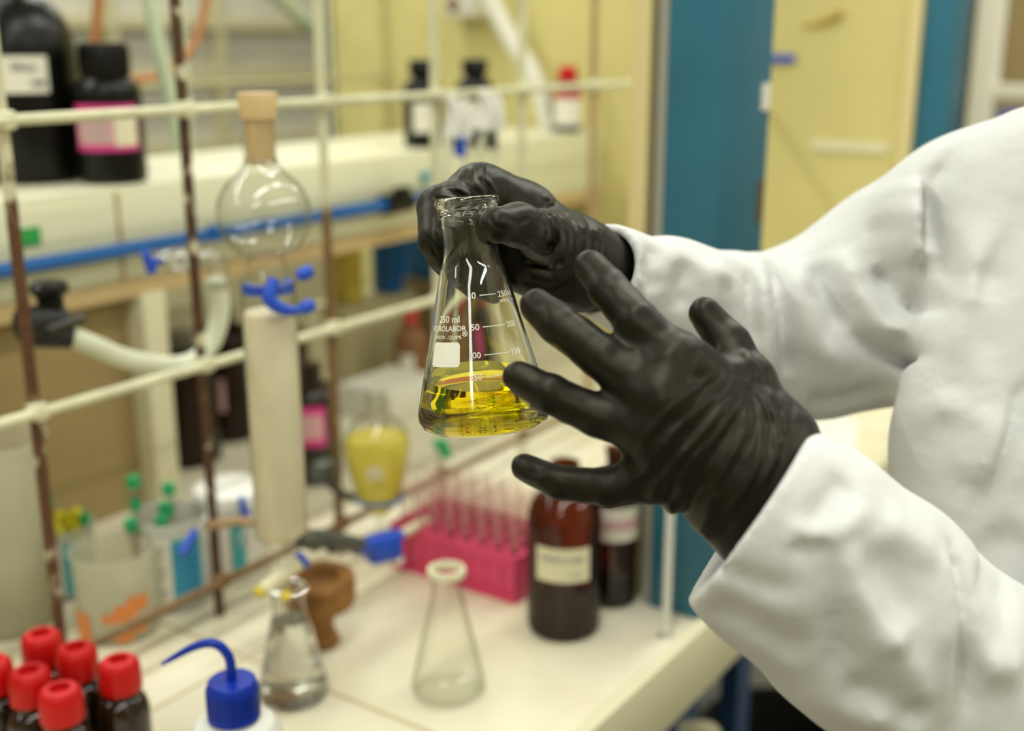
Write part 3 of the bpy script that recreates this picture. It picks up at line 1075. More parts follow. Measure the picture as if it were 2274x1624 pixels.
# separating funnel with yellow liquid in a blue ring
o0 = (1.1024, 0.9700, 1.0699)
sf = thing('separating_funnel', 'pear shaped glass funnel holding cloudy yellow liquid in a blue ring', 'funnel', o0)
fp = [(0.004, -0.135), (0.005, -0.10), (0.009, -0.092), (0.020, -0.080), (0.028, -0.066), (0.036, -0.035), (0.0425, -0.005), (0.0435, 0.008), (0.041, 0.022), (0.033, 0.036), (0.020, 0.046), (0.0135, 0.054), (0.012, 0.075), (0.014, 0.080)]
G().lathe(fp + [(0.0128, 0.080), (0.0108, 0.075), (0.012, 0.055)], 44).build('glass_body', 'glass_thin', sf)
G().lathe([(0, -0.090), (0.008, -0.090), (0.019, -0.079), (0.0268, -0.066), (0.0348, -0.035), (0.0413, -0.005), (0.0423, 0.008), (0.0405, 0.018), (0, 0.018)], 44).build('yellow_liquid', 'yellow_liquid_thin', sf)
G().lathe([(0, 0), (0.013, 0.0), (0.013, 0.002), (0, 0.002)], 4, loc=(-0.0345, -0.0245, -0.017), rot=rot_to((-0.80, -0.6, -0.22))).build('label_mark', 'label_cream', sf)
rg = thing('ring_clamp', 'blue ring clamp on a dark arm carrying the pear shaped funnel', 'clamp', (o0[0], o0[1], o0[2] - 0.066))
G().lathe([(0.0295, 0), (0.032, -0.003), (0.0345, 0), (0.032, 0.003), (0.0295, 0)], 40).build('ring', 'pipe_blue', rg)
G().tube([(-0.024, 0.022, 0), (-0.035, 0.045, 0.012), (-0.028, 0.078, 0.028)], 0.0055).build('ring_arm', 'dark_steel', rg)
G().box((-0.03, 0.068, 0.030), (0.03, 0.026, 0.03), bevel=0.005).build('boss_head', 'clamp_grey', rg)

# vacuum tap with pale hose, black valve and glass bend
o0 = (0.7273, 1.1000, 1.3122)
vt = thing('black_valve', 'black gas valve with round knob mounted behind the first rusty rod', 'valve', o0)
v = lambda u: Vector(u) - Vector(o0)
G().tube([v((0.6967, 1.1000, 1.3034)), v((0.7421, 1.1000, 1.2969))], 0.019, 18, smooth=False).tube([v((0.7056, 1.1000, 1.2894)), v((0.7444, 1.0900, 1.2813))], 0.013, 14, smooth=False).build('valve_body', 'black_soft', vt)
kz = v((0.7320, 1.1000, 1.3285))
G().lathe([(0, -0.022), (0.013, -0.022), (0.014, -0.002), (0.020, 0.004), (0.021, 0.010), (0.017, 0.014), (0, 0.014)], 26, loc=kz).build('valve_knob', 'black_plastic', vt)
G().tube([v((0.7122, 1.0850, 1.2950)), v((0.7563, 1.0800, 1.3003))], 0.006, 10, smooth=False).build('lever', 'dark_steel', vt)
hose('vacuum_hose', 'thick pale hose sagging from the black valve to the glass bend', [(0.7429, 1.0900, 1.2831), (0.7686, 1.0900, 1.2676), (0.8197, 1.0900, 1.2381), (0.8892, 1.0900, 1.2157), (0.9321, 1.0900, 1.2271), (0.9512, 1.0850, 1.2664), (0.9451, 1.0800, 1.3128)], 0.0118, 'hose_pale')
o0 = (0.9086, 1.0750, 1.3409)
gb = thing('glass_bend', 'shiny glass bend with a small blue tap before the shelf front', 'glassware', o0)
v = lambda u: Vector(u) - Vector(o0)
G().tube([v((0.8539, 1.0750, 1.3502)), v((0.8728, 1.0750, 1.3474)), v((0.8888, 1.0750, 1.3439)), v((0.9088, 1.0750, 1.3436)), v((0.9357, 1.0750, 1.3368)), v((0.9471, 1.0780, 1.3238)), v((0.9455, 1.0800, 1.3017))], [0.006, 0.012, 0.015, 0.009, 0.013, 0.013, 0.012], 18).build('glass', 'glass_thick', gb)
G().tube([v((0.8367, 1.0700, 1.3625)), v((0.8442, 1.0700, 1.3388))], [0.005, 0.006], 12, smooth=False).tube([v((0.8403, 1.0700, 1.3492)), v((0.8619, 1.0750, 1.3480))], 0.005, 12, smooth=False).build('tap', 'clip_blue', gb)
t = thing('blue_stopper', 'round blue stopper left of the glass bulb at pipe height', 'stopper', (1.1927, 1.3600, 1.3109))
G().lathe([(0, -0.011), (0.011, -0.011), (0.012, 0.009), (0.009, 0.012), (0, 0.012)], 20).build('stopper_body', 'pipe_blue', t)

# ================================================================== vessels standing behind the lattice
BZ = 0.9


def cup_profile(r0, r1, h, t=0.0015, lip=0.002):
    return [(0, 0.0), (r0 * 0.92, 0.0), (r0, 0.004), (r1, h - 0.002), (r1 + lip, h), (r1 - t, h), (r0 - t, 0.006), (0, 0.004)]


t = thing('plastic_jug', 'tall cloudy plastic jug with spout at the left edge behind the lattice', 'jug', (0.727, 1.242, BZ))
pr = [(0, 0.0), (0.046, 0.0), (0.050, 0.006), (0.0525, 0.195), (0.062, 0.236), (0.0645, 0.242), (0.061, 0.240), (0.051, 0.196), (0.0485, 0.008), (0, 0.005)]
G().lathe(pr, 44).build('jug_wall', 'plastic_cloudy', t)
G().tube([(-0.050, 0.02, 0.18), (-0.085, 0.035, 0.17), (-0.088, 0.036, 0.09), (-0.052, 0.02, 0.06)], 0.007).build('handle', 'plastic_cloudy', t)

t = thing('label_tub', 'white tub full of yellow pipette tips behind the first rod', 'tub', (0.822, 1.262, BZ))
G().lathe(cup_profile(0.036, 0.0375, 0.094), 40).build('tub_wall', 'plastic_milky', t)
lb = patch(0.0378, 0.012, 0.078, CAMA - 1.2, CAMA + 0.25).build('paper_label', 'label_white', t)
patch(0.0384, 0.012, 0.078, CAMA + 0.27, CAMA + 0.75).build('teal_panel', 'label_teal', lb)
rnd = random.Random(4)
tip = None
for k in range(26):
    a = rnd.uniform(0, 2 * PI)
    rr = 0.026 * math.sqrt(rnd.random())
    p = (0.822 + rr * math.cos(a), 1.262 + rr * math.sin(a), BZ + 0.080 + rnd.uniform(-0.004, 0.018))
    if tip is None:
        g = G().lathe([(0.0012, -0.022), (0.0036, 0.004), (0.0046, 0.006), (0.0046, 0.016), (0.0034, 0.016), (0.0028, 0.004)], 12)
        tip = tag(g.build('pipette_tip', 'yellow_plastic'), 'yellow pipette tip heaped in the tub behind the first rod', 'pipette tip', 'yellow pipette tips')
        o = tip
    else:
        o = tip.copy()
        COL.objects.link(o)
    o.location = p
    o.rotation_euler = (rnd.uniform(-0.9, 0.9), rnd.uniform(-0.9, 0.9), rnd.uniform(0, 6))
for (dx, dy, dz, lab) in ((-0.012, 0.006, 0.132, 'green capped tube sticking up above the yellow pipette tips'),
                         (0.020, -0.022, 0.106, 'short green capped tube at the rim of the pipette tip tub')):
    t = thing('capped_tube', lab, 'tube', (0.822 + dx, 1.262 + dy, BZ + 0.03))
    h = dz - 0.03
    G().lathe([(0, 0), (0.004, 0.002), (0.005, 0.01), (0.005, h - 0.012), (0.004, h - 0.012), (0.004, 0.01), (0, 0.004)], 14).build('tube_wall', 'glass_tube', t)
    G().lathe([(0, h - 0.014), (0.0065, h - 0.014), (0.0065, h), (0, h)], 16).build('cap', 'green_plastic', t)

t = thing('plastic_beaker', 'cloudy plastic beaker with orange marks behind the lattice', 'beaker', (0.7928, 1.1198, 0.9000))
G().lathe(cup_profile(0.046, 0.0495, 0.108), 44).build('beaker_wall', 'plastic_cloudy', t)
g = G()
for (z0, z1, a0, a1) in ((0.004, 0.042, -1.1, -0.45), (0.006, 0.018, 0.15, 0.60), (0.014, 0.026, 0.35, 1.0), (0.032, 0.044, -0.10, 0.50), (0.036, 0.054, 0.20, 0.75), (0.042, 0.062, 0.50, 1.05)):
    r_ = 0.0467 + 0.0035 * (z0 / 0.118)
    g.lathe([(r_ + 0.0006, z0), (r_ + 0.0012, z0), (r_ + 0.002, z1), (r_ + 0.0014, z1), (r_ + 0.0006, z0)], 12, a0=CAMA + a0, a1=CAMA + a1)
g.build('orange_marks', 'orange_mark', t)

t = thing('label_tub', 'white tub with teal striped label holding green topped tubes', 'tub', (0.887, 1.128, BZ))
G().lathe(cup_profile(0.0455, 0.047, 0.118, t=0.002), 44).build('tub_wall', 'plastic_milky', t)
lb = patch(0.0474, 0.016, 0.100, CAMA - 1.25, CAMA + 0.18).build('paper_label', 'label_white', t)
tp = patch(0.0478, 0.016, 0.100, CAMA + 0.20, CAMA + 1.0).build('teal_panel', 'label_teal', t)
g = G()
bars(g, 0.0480, [(0.090 - 0.010 * k, 0.0028, CAMA - 0.9, CAMA + 0.08 - 0.12 * (k % 3)) for k in range(7)])
g.build('print', 'label_faint', lb)
g = G()
bars(g, 0.0484, [(0.091 - 0.0085 * k, 0.0016, CAMA + 0.26, CAMA + 0.92) for k in range(8)])
g.build('print', 'clip_blue', tp)
labs = ('tallest green capped tube in the teal striped tub', 'green capped tube left in the teal striped tub', 'green capped tube leaning right in the teal striped tub',
        'short green capped tube in the middle of the teal striped tub', 'green capped tube at the right rim of the teal striped tub')
for i, (dx, dy, h, tx) in enumerate(((-0.020, 0.028, 0.150, 0.0), (-0.030, 0.010, 0.105, -0.12), (0.002, 0.012, 0.108, 0.1), (-0.012, -0.004, 0.10, 0.05), (0.012, 0.020, 0.128, 0.12))):
    t = thing('capped_tube', labs[i], 'tube', (0.887 + dx - 0.01, 1.128 + dy, BZ + 0.02), rot=(0, tx, 0))
    G().lathe([(0, 0), (0.004, 0.002), (0.0055, 0.01), (0.0055, h - 0.012), (0.0045, h - 0.012), (0.0045, 0.01), (0, 0.004)], 14).build('tube_wall', 'glass_tube', t)
    G().lathe([(0, h - 0.014), (0.0085, h - 0.014), (0.0085, h), (0, h)], 16).build('cap', 'green_plastic', t)
    if i in (0, 4):
        G().lathe([(0.0056, h - 0.044), (0.007, h - 0.044), (0.007, h - 0.028), (0.0056, h - 0.028)], 14).build('collar', 'green_plastic', t)

t = thing('label_tub', 'white lidded tub with teal label just left of the column foot', 'tub', (0.985, 1.125, BZ))
G().lathe([(0, 0), (0.044, 0), (0.046, 0.004), (0.047, 0.112), (0, 0.112)], 44).build('tub_wall', 'white_plastic', t)
G().lathe([(0, 0.126), (0.042, 0.126), (0.048, 0.122), (0.0495, 0.118), (0.0495, 0.106), (0.0475, 0.106), (0.0475, 0.112), (0, 0.113)], 44).build('lid', 'white_plastic', t)
patch(0.0474, 0.020, 0.095, CAMA - 0.45, CAMA + 0.1).build('paper_label', 'label_white', t)
patch(0.0474, 0.020, 0.095, CAMA + 0.12, CAMA + 0.5).build('teal_panel', 'label_teal', t)
for (q, lab) in (((0.8331, 1.0300, 1.0218), 'blue plastic tap at the second rod above the teal striped tub'), ((0.9590, 1.0750, 1.0083), 'blue plastic tap sticking up beside the column foot')):
    t = thing('small_tap', lab, 'tap', q)
    g = G()
    if q[1] < 1.05:
        g.tube([(-0.012, 0, -0.010), (0.014, 0.004, 0.010)], [0.006, 0.0045], 12, smooth=False)
        g2_ = G().tube([(0.012, 0.004, 0.009), (0.034, 0.008, 0.018), (0.046, 0.008, 0.03)], 0.005)
    else:
        g.tube([(-0.002, 0, 0.02), (0.006, 0, -0.014)], [0.0035, 0.006], 12, smooth=False)
        g2_ = G().tube([(0.004, 0, -0.010), (-0.012, -0.010, -0.022), (-0.035, -0.026, -0.03)], 0.005)
    g.build('tap_key', 'clip_blue', t)
    g2_.build('glass_barrel', 'glass_thin', t)
t = thing('support_rod', 'short rusty clamp rod running from the second upright to the column foot', 'rod', (0.8862, 1.0350, 1.0222))
G().tube([(-0.02, 0.0, 0.008), (0.03, 0.0, -0.004), (0.07, -0.035, -0.014), (0.085, -0.06, -0.018)], 0.0058).build('rod', 'rust_pale', t)

# amber bottles behind the lattice and under the shelf
def amber(name_label, loc, r, h, lab=None, mat='amber_dark', cap=None, group=None, nr=None, nh=0.03):
    t = thing('amber_bottle', name_label, 'bottle', loc, group=group)
    round_bottle(t, r, h, nr or r * 0.36, nh, mat, shoulder=0.8)
    if cap:
        screw_cap(t, (nr or r * 0.36) * 1.25, h + nh - 0.02, 0.026, cap)
    if lab:
        patch(r + 0.0003, lab[1], lab[2], CAMA + lab[3], CAMA + lab[4]).build('paper_label', lab[0], t)
    return t


t = amber('dark amber bottle with a pink label standing behind the third rod', (1.302, 1.278, BZ), 0.0425, 0.165, ('label_pink', 0.070, 0.135, -0.9, 0.55), 'amber_brown')
patch(0.0434, 0.082, 0.122, CAMA - 0.8, CAMA + 0.45).build('pale_panel', 'label_pale_pink', t)
amber('dark amber bottle just right of the shelf post, plastic bag over its neck', (1.245, 1.52, BZ), 0.055, 0.20, None, 'amber_dark')
amber('dark amber bottle with pinkish label behind the pale hose', (1.375, 1.56, BZ), 0.050, 0.21, ('label_pale_pink', 0.06, 0.12, -0.3, 0.1), 'amber_dark')
amber('dark amber bottle close behind the white column', (1.455, 1.50, BZ), 0.048, 0.20, None, 'amber_brown')
t = thing('plastic_bag', 'crumpled clear plastic bag over the bottle right of the shelf post', 'bag', (1.245, 1.515, BZ + 0.198))
s_ = SDF((-0.05, -0.05, -0.03), (0.05, 0.05, 0.07), 0.0025)
s_.cone((0, 0, 0.0), (0.004, 0, 0.045), 0.021, 0.03, 0.01)
s_.displace(lambda P: 0.004 * vnoise(P * 70, 3) + 0.003 * vnoise(P * 160, 5), 0.012)
s_.mesh('bag_film', 'plastic_cloudy', t)
# far part of the bench beyond the shelf post: boxes, files and bottles
def boxy(name, label, cat, loc, size, mat, rz=0.0, lid=None):
    t = thing(name, label, cat, loc, rz)
    G().box((0, 0, size[2] / 2), size, bevel=0.003).build('box_body', mat, t)
    if lid:
        G().box((0, 0, size[2] + 0.006), (size[0] + 0.004, size[1] + 0.004, 0.014), bevel=0.003).build('lid', lid, t)
    return t


boxy('storage_box', 'large blue box with green edge under the shelf behind the gripping hand', 'box', (2.10, 1.62, BZ + 0.17), (0.12, 0.20, 0.13), 'binder_blue', lid='card_green')
boxy('storage_box', 'brown carton carrying the large blue box under the shelf', 'box', (2.10, 1.62, BZ), (0.16, 0.22, 0.168), 'tan_board')
boxy('storage_box', 'small light blue carton under the shelf right of the third rod', 'box', (1.93, 1.65, BZ + 0.16), (0.05, 0.05, 0.15), 'pipe_blue')
boxy('storage_box', 'upright yellow carton under the shelf beside the third rod', 'box', (1.80, 1.66, BZ + 0.16), (0.05, 0.06, 0.16), 'card_yellow', lid='card_green')
boxy('storage_box', 'long grey white box under the shelf carrying the cartons', 'box', (1.86, 1.66, BZ), (0.24, 0.10, 0.158), 'window_cream')
boxy('storage_box', 'white box on the bench behind the third rod', 'box', (1.66, 1.42, BZ), (0.16, 0.13, 0.06), 'box_white')
amber('reddish brown bottle with red cap behind the sloping cross rod', (1.82, 1.50, BZ), 0.036, 0.12, ('label_white', 0.03, 0.07, -0.6, 0.2), 'rust_brown', 'box_red')
amber('slim brown bottle farther right behind the sloping cross rod', (1.92, 1.48, BZ), 0.024, 0.13, None, 'rust_brown', 'box_red')
amber('dark bottle with a red cap and pink label left of the flask neck', (2.03, 1.46, BZ), 0.034, 0.13, ('label_pink', 0.03, 0.09, -0.9, -0.1), 'amber_dark', 'box_red')
t = thing('green_clip', 'green plastic clip hanging on a rod just below the held flask', 'clip', (1.3104, 1.0300, 1.0074))
G().box((0, 0, 0), (0.022, 0.010, 0.012), bevel=0.003).tube([(-0.004, -0.004, 0.0), (0.0, -0.008, -0.02)], 0.005).tube([(0.008, -0.004, 0), (0.016, -0.008, -0.026)], 0.005).build('clip_body', 'green_plastic', t)

# ================================================================== things standing on the open bench
# pink rack of tubes
RKX, RKY = 1.118, 0.758
rk = thing('tube_rack', 'bright pink plastic test tube rack on the bench behind the amber bottle', 'rack', (RKX, RKY, BZ))
RW, RD, RH = 0.110, 0.205, 0.062
g = G()
g.box((RW / 2, RD / 2, 0.003), (RW, RD, 0.006), bevel=0.001)
g.box((0.002, RD / 2, RH / 2), (0.004, RD, RH), bevel=0.001)
g.box((RW - 0.002, RD / 2, RH / 2), (0.004, RD, RH), bevel=0.001)
g.box((RW / 2, 0.002, RH / 2), (RW, 0.004, RH), bevel=0.001)
g.box((RW / 2, RD - 0.002, RH / 2), (RW, 0.004, RH), bevel=0.001)
g.build('frame', 'rack_pink', rk)
g = G()
NX_, NY_ = 4, 8
px_, py_ = RW / NX_, RD / NY_
for k in range(NX_ + 1):
    g.box((min(max(k * px_, 0.003), RW - 0.003), RD / 2, RH), (0.008, RD, 0.005), bevel=0.001)
for k in range(NY_ + 1):
    g.box((RW / 2, min(max(k * py_, 0.003), RD - 0.003), RH), (RW, 0.009, 0.005), bevel=0.001)
g.build('top_grid', 'rack_pink', rk)
g = G()
for k in range(NY_ + 1):
    g.box((-0.0005, min(max(k * py_, 0.004), RD - 0.004), RH / 2), (0.003, 0.005, RH - 0.004))
g.box((-0.0005, RD / 2, RH - 0.006), (0.004, RD, 0.010))
g.box((-0.0005, RD / 2, 0.005), (0.004, RD, 0.010))
g.build('front_ribs', 'rack_pink', rk)
tube0 = None
for i in range(NX_):
    for j in range(NY_):
        p = (RKX + (i + 0.5) * px_, RKY + (j + 0.5) * py_, BZ + 0.0065)
        if tube0 is None:
            tube0 = thing('test_tube', 'clear glass test tube standing in the pink rack', 'test tube', p, group='test tubes in the pink rack')
            G().lathe([(0, 0), (0.004, 0.001), (0.0068, 0.005), (0.0075, 0.012), (0.0075, 0.112), (0.0085, 0.114), (0.0064, 0.114), (0.0064, 0.012), (0, 0.003)], 16).build('tube_wall', 'glass_tube', tube0)
        else:
            dup(tube0, p)

# amber bottles at the bench end
t = thing('amber_bottle', 'large amber glass bottle with a cream paper label beside the pink rack', 'bottle', (1.1028, 0.6791, 0.9000))
g = G()
RBT = 0.0445
pr = [(0, 0.004), (RBT * 0.8, 0.0), (RBT * 0.95, 0.003), (RBT, 0.012), (RBT, 0.142)]
for i in range(1, 9):
    a = i / 9 * PI / 2
    pr.append((0.015 + (RBT - 0.015) * math.cos(a), 0.142 + 0.040 * math.sin(a)))
pr += [(0.0145, 0.186), (0.0145, 0.205), (0.017, 0.207), (0.017, 0.214), (0.0125, 0.214), (0.0125, 0.186)]
g.lathe(pr, 48).build('glass_body', 'amber_clear', t)
G().lathe([(0, 0.006), (RBT - 0.003, 0.006), (RBT - 0.002, 0.012), (RBT - 0.002, 0.036), (0, 0.036)], 44).build('dark_liquid', 'liquid_black', t)
lb = patch(RBT + 0.0003, 0.080, 0.122, CAMA - 0.88, CAMA + 0.62).build('paper_label', 'label_cream', t)
g = G()
for (a0, a1) in ((-0.72, -0.55), (-0.52, -0.30), (-0.27, -0.14), (-0.05, 0.05), (0.12, 0.42)):
    bars(g, RBT + 0.0007, [(0.106, 0.006, CAMA + a0, CAMA + a1)])
bars(g, RBT + 0.0007, [(0.089, 0.003, CAMA + 0.05, CAMA + 0.38)])
g.build('print', 'label_faint', lb)
t = thing('amber_bottle', 'slimmer amber bottle with white and red label behind the large one', 'bottle', (1.2008, 0.6674, 0.9000))
pr = [(0, 0.003), (0.025, 0.0), (0.031, 0.004), (0.031, 0.150)]
for i in range(1, 8):
    a = i / 8 * PI / 2
    pr.append((0.011 + 0.020 * math.cos(a), 0.150 + 0.028 * math.sin(a)))
pr += [(0.0105, 0.180), (0.0105, 0.200), (0.0125, 0.200), (0.0125, 0.206), (0.009, 0.206)]
G().lathe(pr, 40).build('glass_body', 'amber_deep', t)
G().lathe([(0, 0.006), (0.0285, 0.006), (0.0285, 0.028), (0, 0.028)], 36).build('dark_liquid', 'liquid_black', t)
lb = patch(0.0313, 0.092, 0.136, CAMA - 1.2, CAMA + 1.3).build('paper_label', 'label_white', t)
patch(0.0319, 0.108, 0.120, CAMA - 1.2, CAMA + 1.3).build('red_band', 'label_pale_pink', lb)
t = thing('white_rod', 'thin white upright rod at the corner of the bench', 'rod', (1.1532, 0.5656, 0.9000))
G().tube([(0, 0, 0), (0, 0, 0.20)], 0.0052, 16, smooth=False).build('rod', 'white_plastic', t)
G().lathe([(0, 0), (0.009, 0.0), (0.009, 0.002), (0.0052, 0.004), (0, 0.004)], 20).build('foot', 'glass_thin', t)

# brown turned cork stand
t = thing('cork_stand', 'brown goblet shaped cork stand behind the left conical flask', 'stand', (0.9058, 0.8960, 0.9000))
G().lathe([(0, 0), (0.022, 0.0), (0.024, 0.004), (0.020, 0.012), (0.016, 0.024), (0.017, 0.034), (0.026, 0.044), (0.041, 0.052), (0.0435, 0.058), (0.0435, 0.084), (0.040, 0.088), (0.026, 0.088), (0.020, 0.076), (0, 0.074)], 40).build('stand_body', 'cork_brown', t)


def erl_profile(rb, h, rn, t=0.0013):
    return [(0, 0.0012), (rb * 0.80, 0.0), (rb * 0.95, 0.003), (rb, 0.009), (rb * 0.985, 0.016), (rn + 0.003, h * 0.72), (rn, h * 0.80), (rn, h * 0.955), (rn + 0.0035, h * 0.975), (rn + 0.0035, h), (rn - t, h), (rn - t, h * 0.80), (rn - t + 0.003, h * 0.72), (rb * 0.985 - t, 0.017), (rb - t - 0.001, 0.010), (rb * 0.8, 0.003), (0, 0.003)]


t = thing('conical_flask', 'conical flask of clear water standing under the column beside the wash bottle', 'flask', (0.8038, 0.8392, 0.9000))
G().lathe(erl_profile(0.0375, 0.130, 0.0172), 64).build('glass_body', 'lab_glass', t)
G().lathe([(0, 0.0029), (0.0300, 0.0029), (0.0363, 0.0101), (0.0357, 0.0171), (0.0187, 0.0925), (0, 0.0925)], 64).build('clear_liquid', 'water', t)
t = thing('conical_flask', 'empty conical flask with a cream rim alone in the middle of the bench', 'flask', (0.9065, 0.7054, 0.9000))
G().lathe(erl_profile(0.0405, 0.148, 0.0165), 48).build('glass_body', 'glass_faint', t)
tag(G().lathe([(0.0166, 0.139), (0.0200, 0.1395), (0.0212, 0.143), (0.0205, 0.1475), (0.0165, 0.1485), (0.0152, 0.146), (0.0152, 0.139), (0.0166, 0.139)], 40).build('rim', 'label_cream', t), 'cream rim')

# wash bottle
t = thing('wash_bottle', 'white squeeze wash bottle with a blue cap and bent blue spout', 'bottle', ((0.5791, 0.6763, 1.0850)[0], (0.5791, 0.6763, 1.0850)[1], BZ))
G().lathe([(0, 0), (0.034, 0), (0.038, 0.004), (0.041, 0.010), (0.041, 0.120), (0.0385, 0.134), (0.032, 0.143), (0.0195, 0.147), (0.0195, 0.152), (0, 0.152)], 44).build('bottle_body', 'white_plastic', t)
g = G().lathe([(0, 0.1495), (0.0218, 0.1495), (0.0218, 0.154), (0.0212, 0.155), (0.0212, 0.176), (0.0196, 0.182), (0.0185, 0.183), (0, 0.1835)], 48)
for k in range(60):
    a = 2 * PI * k / 60
    g.box((0.0213 * math.cos(a), 0.0213 * math.sin(a), 0.1655), (0.0012, 0.0012, 0.020), rot=Matrix.Rotation(a, 3, 'Z'))
cpw = g.build('cap', 'cap_blue', t)
# spout swings out to the left of the bench
sx, sy = -0.565, 0.825
G().tube([(0, 0, 0.180), (0, 0, 0.198), (sx * 0.002, sy * 0.002, 0.206), (sx * 0.008, sy * 0.008, 0.214), (sx * 0.017, sy * 0.017, 0.2165), (sx * 0.030, sy * 0.030, 0.2125), (sx * 0.045, sy * 0.045, 0.204), (sx * 0.0565, sy * 0.0565, 0.197)], [0.0043, 0.0041, 0.0040, 0.0040, 0.0039, 0.0034, 0.0025, 0.0013], 16).build('spout', 'cap_blue', cpw)

# amber bottles with red caps, front left
RCZ = 0.133
pos = [((0.5932, 0.9661, 1.0300), 'red capped amber bottle at the back of the front left cluster'),
       ((0.5961, 0.9148, 1.0300), 'red capped amber bottle in the middle of the front left cluster'),
       ((0.5448, 0.9132, 1.0300), 'red capped amber bottle just left of the frontmost one in the cluster'),
       ((0.6041, 0.8613, 1.0300), 'red capped amber bottle at the right end of the front left cluster, body showing'),
       ((0.5416, 0.8627, 1.0300), 'red capped amber bottle nearest the front of the cluster'),
       ((0.5350, 0.9591, 1.0300), 'red capped amber bottle cut off by the left edge of the view')]
first = None
for (q, lab) in pos:
    if first is None:
        first = thing('amber_bottle', lab, 'bottle', (q[0], q[1], BZ), group='red capped amber bottles')
        r_ = 0.0248
        pr = [(0, 0.002), (r_ * 0.85, 0), (r_, 0.006), (r_, 0.074)]
        for i in range(1, 8):
            a = i / 8 * PI / 2
            pr.append((0.0150 + (r_ - 0.0150) * math.cos(a), 0.074 + 0.020 * math.sin(a)))
        pr += [(0.0150, 0.104), (0, 0.104)]
        G().lathe(pr, 40).build('bottle_body', 'amber_brown', first)
        g = G().lathe([(0.0182, 0.100), (0.0192, 0.100), (0.0198, 0.103), (0.0193, 0.121), (0.0182, 0.127), (0.0158, 0.1295), (0.0098, 0.1302), (0.0092, 0.1255), (0, 0.125)], 44)
        cp = g.build('cap', 'red_cap', first)
        tag(G().lathe([(0.0092, 0.1304), (0.0140, 0.1302), (0.0150, 0.1296), (0.0150, 0.1300), (0.0140, 0.1308), (0.0092, 0.1310), (0.0092, 0.1304)], 40).build('cap_rim', 'red_cap_top', cp), 'paler raised cap rim')
    else:
        dup(first, (q[0], q[1], BZ), random.Random(lab).uniform(0, 6), lab)

# white paper sheets on the far stretch of the bench
t = thing('paper_sheet', 'white paper lying on the bench beyond the blue column', 'paper', (1.93, 0.70, BZ))
G().box((0, 0, 0.002), (0.30, 0.20, 0.003), rot=Matrix.Rotation(0.3, 3, 'Z')).build('sheet', 'white_plastic', t)

# ================================================================== the held flask
axis = Vector((0, 0, 1)) + math.tan(R(8)) * Vector((0.825, 0.565, 0)) - math.tan(R(4.6)) * Vector((0.565, -0.825, 0))
axis.normalize()
tocam = Vector((-0.825, -0.565, 0.0))
xa = (tocam - axis * tocam.dot(axis)).normalized()
ya = axis.cross(xa)
MR = Matrix((xa, ya, axis)).transposed()
FB = Vector((0.5534, 0.3984, 1.3614))
fl = thing('conical_flask', 'conical glass flask of bright yellow liquid held up in a black gloved hand', 'flask', FB, rot=MR.to_euler())
FH = 0.1405
WT = 0.0016
outer = [(0, 0.0018), (0.026, 0.0), (0.0335, 0.0008), (0.0385, 0.0036), (0.0405, 0.0080), (0.0406, 0.0118), (0.0395, 0.0165)]


def cone_r(h):
    """outer radius of the flask wall at height h"""
    if h < 0.0165:
        return 0.0400
    if h < 0.096:
        return 0.0395 + (0.0200 - 0.0395) * (h - 0.0165) / (0.096 - 0.0165)
    if h < 0.110:
        u = (h - 0.096) / 0.014
        return 0.0200 - 0.0030 * (1 - (1 - u) ** 2)
    return 0.0170


hs = [0.03, 0.045, 0.06, 0.075, 0.088, 0.096, 0.099, 0.102, 0.105, 0.108, 0.112, 0.122, 0.131]
outer += [(cone_r(h), h) for h in hs]
lip = [(0.0180, 0.1335), (0.0194, 0.1355), (0.0197, 0.1378), (0.0190, 0.1398), (0.0176, FH), (0.0160, 0.1400), (0.0152, 0.1385), (0.0151, 0.134)]
inner = [(cone_r(h) - WT, h) for h in reversed(hs)]
inner += [(0.0395 - WT, 0.0168), (0.0406 - WT, 0.0120), (0.0403 - WT, 0.0088), (0.0372, 0.0056), (0.033, 0.0034), (0.026, 0.0026), (0, 0.0040)]
gl = G().lathe(outer + lip + inner, 96).build('glass_body', 'lab_glass', fl, sharp=70)
# liquid: fills the inner wall up to a level surface
bm = bmesh.new()
pr = [(0, 0.0039), (0.026, 0.0025), (0.0331, 0.0033), (0.0373, 0.0055), (0.0404 - WT, 0.0088), (0.0407 - WT, 0.0120), (0.0396 - WT, 0.0168)]
pr += [(cone_r(h) - WT + 0.0001, h) for h in (0.022, 0.03, 0.038, 0.045, 0.055, 0.065)]
pr.append((0, 0.065))
tmp = G().lathe(pr, 96)
vs = [bm.verts.new(p) for p in tmp.v]
for q in tmp.f:
    bm.faces.new([vs[i] for i in q])
up_l = MR.transposed() @ Vector((0, 0, 1))
res = bmesh.ops.bisect_plane(bm, geom=list(bm.verts) + list(bm.edges) + list(bm.faces), plane_co=Vector((0, 0, 0.0325)), plane_no=up_l, clear_outer=True)
eds = [e for e in res['geom_cut'] if isinstance(e, bmesh.types.BMEdge)]
bmesh.ops.contextual_create(bm, geom=eds)
bmesh.ops.recalc_face_normals(bm, faces=bm.faces)
me = bpy.data.meshes.new('yellow_liquid')
bm.to_mesh(me)
bm.free()
finish(me, 'yellow_liquid', 'yellow_solution', fl, True, 30)


def flask_print(g, shapes, ang, h):
    """bends flat lettering (x right, y up, metres) onto the flask wall around angle ang, height h"""
    for v, f in shapes:
        out = []
        for x, y, _ in v:
            hh = h + y * 0.972
            r_ = cone_r(hh) + 0.00012
            a = ang + x / cone_r(h)
            out.append((r_ * math.cos(a), r_ * math.sin(a), hh))
        g.add(out, f)


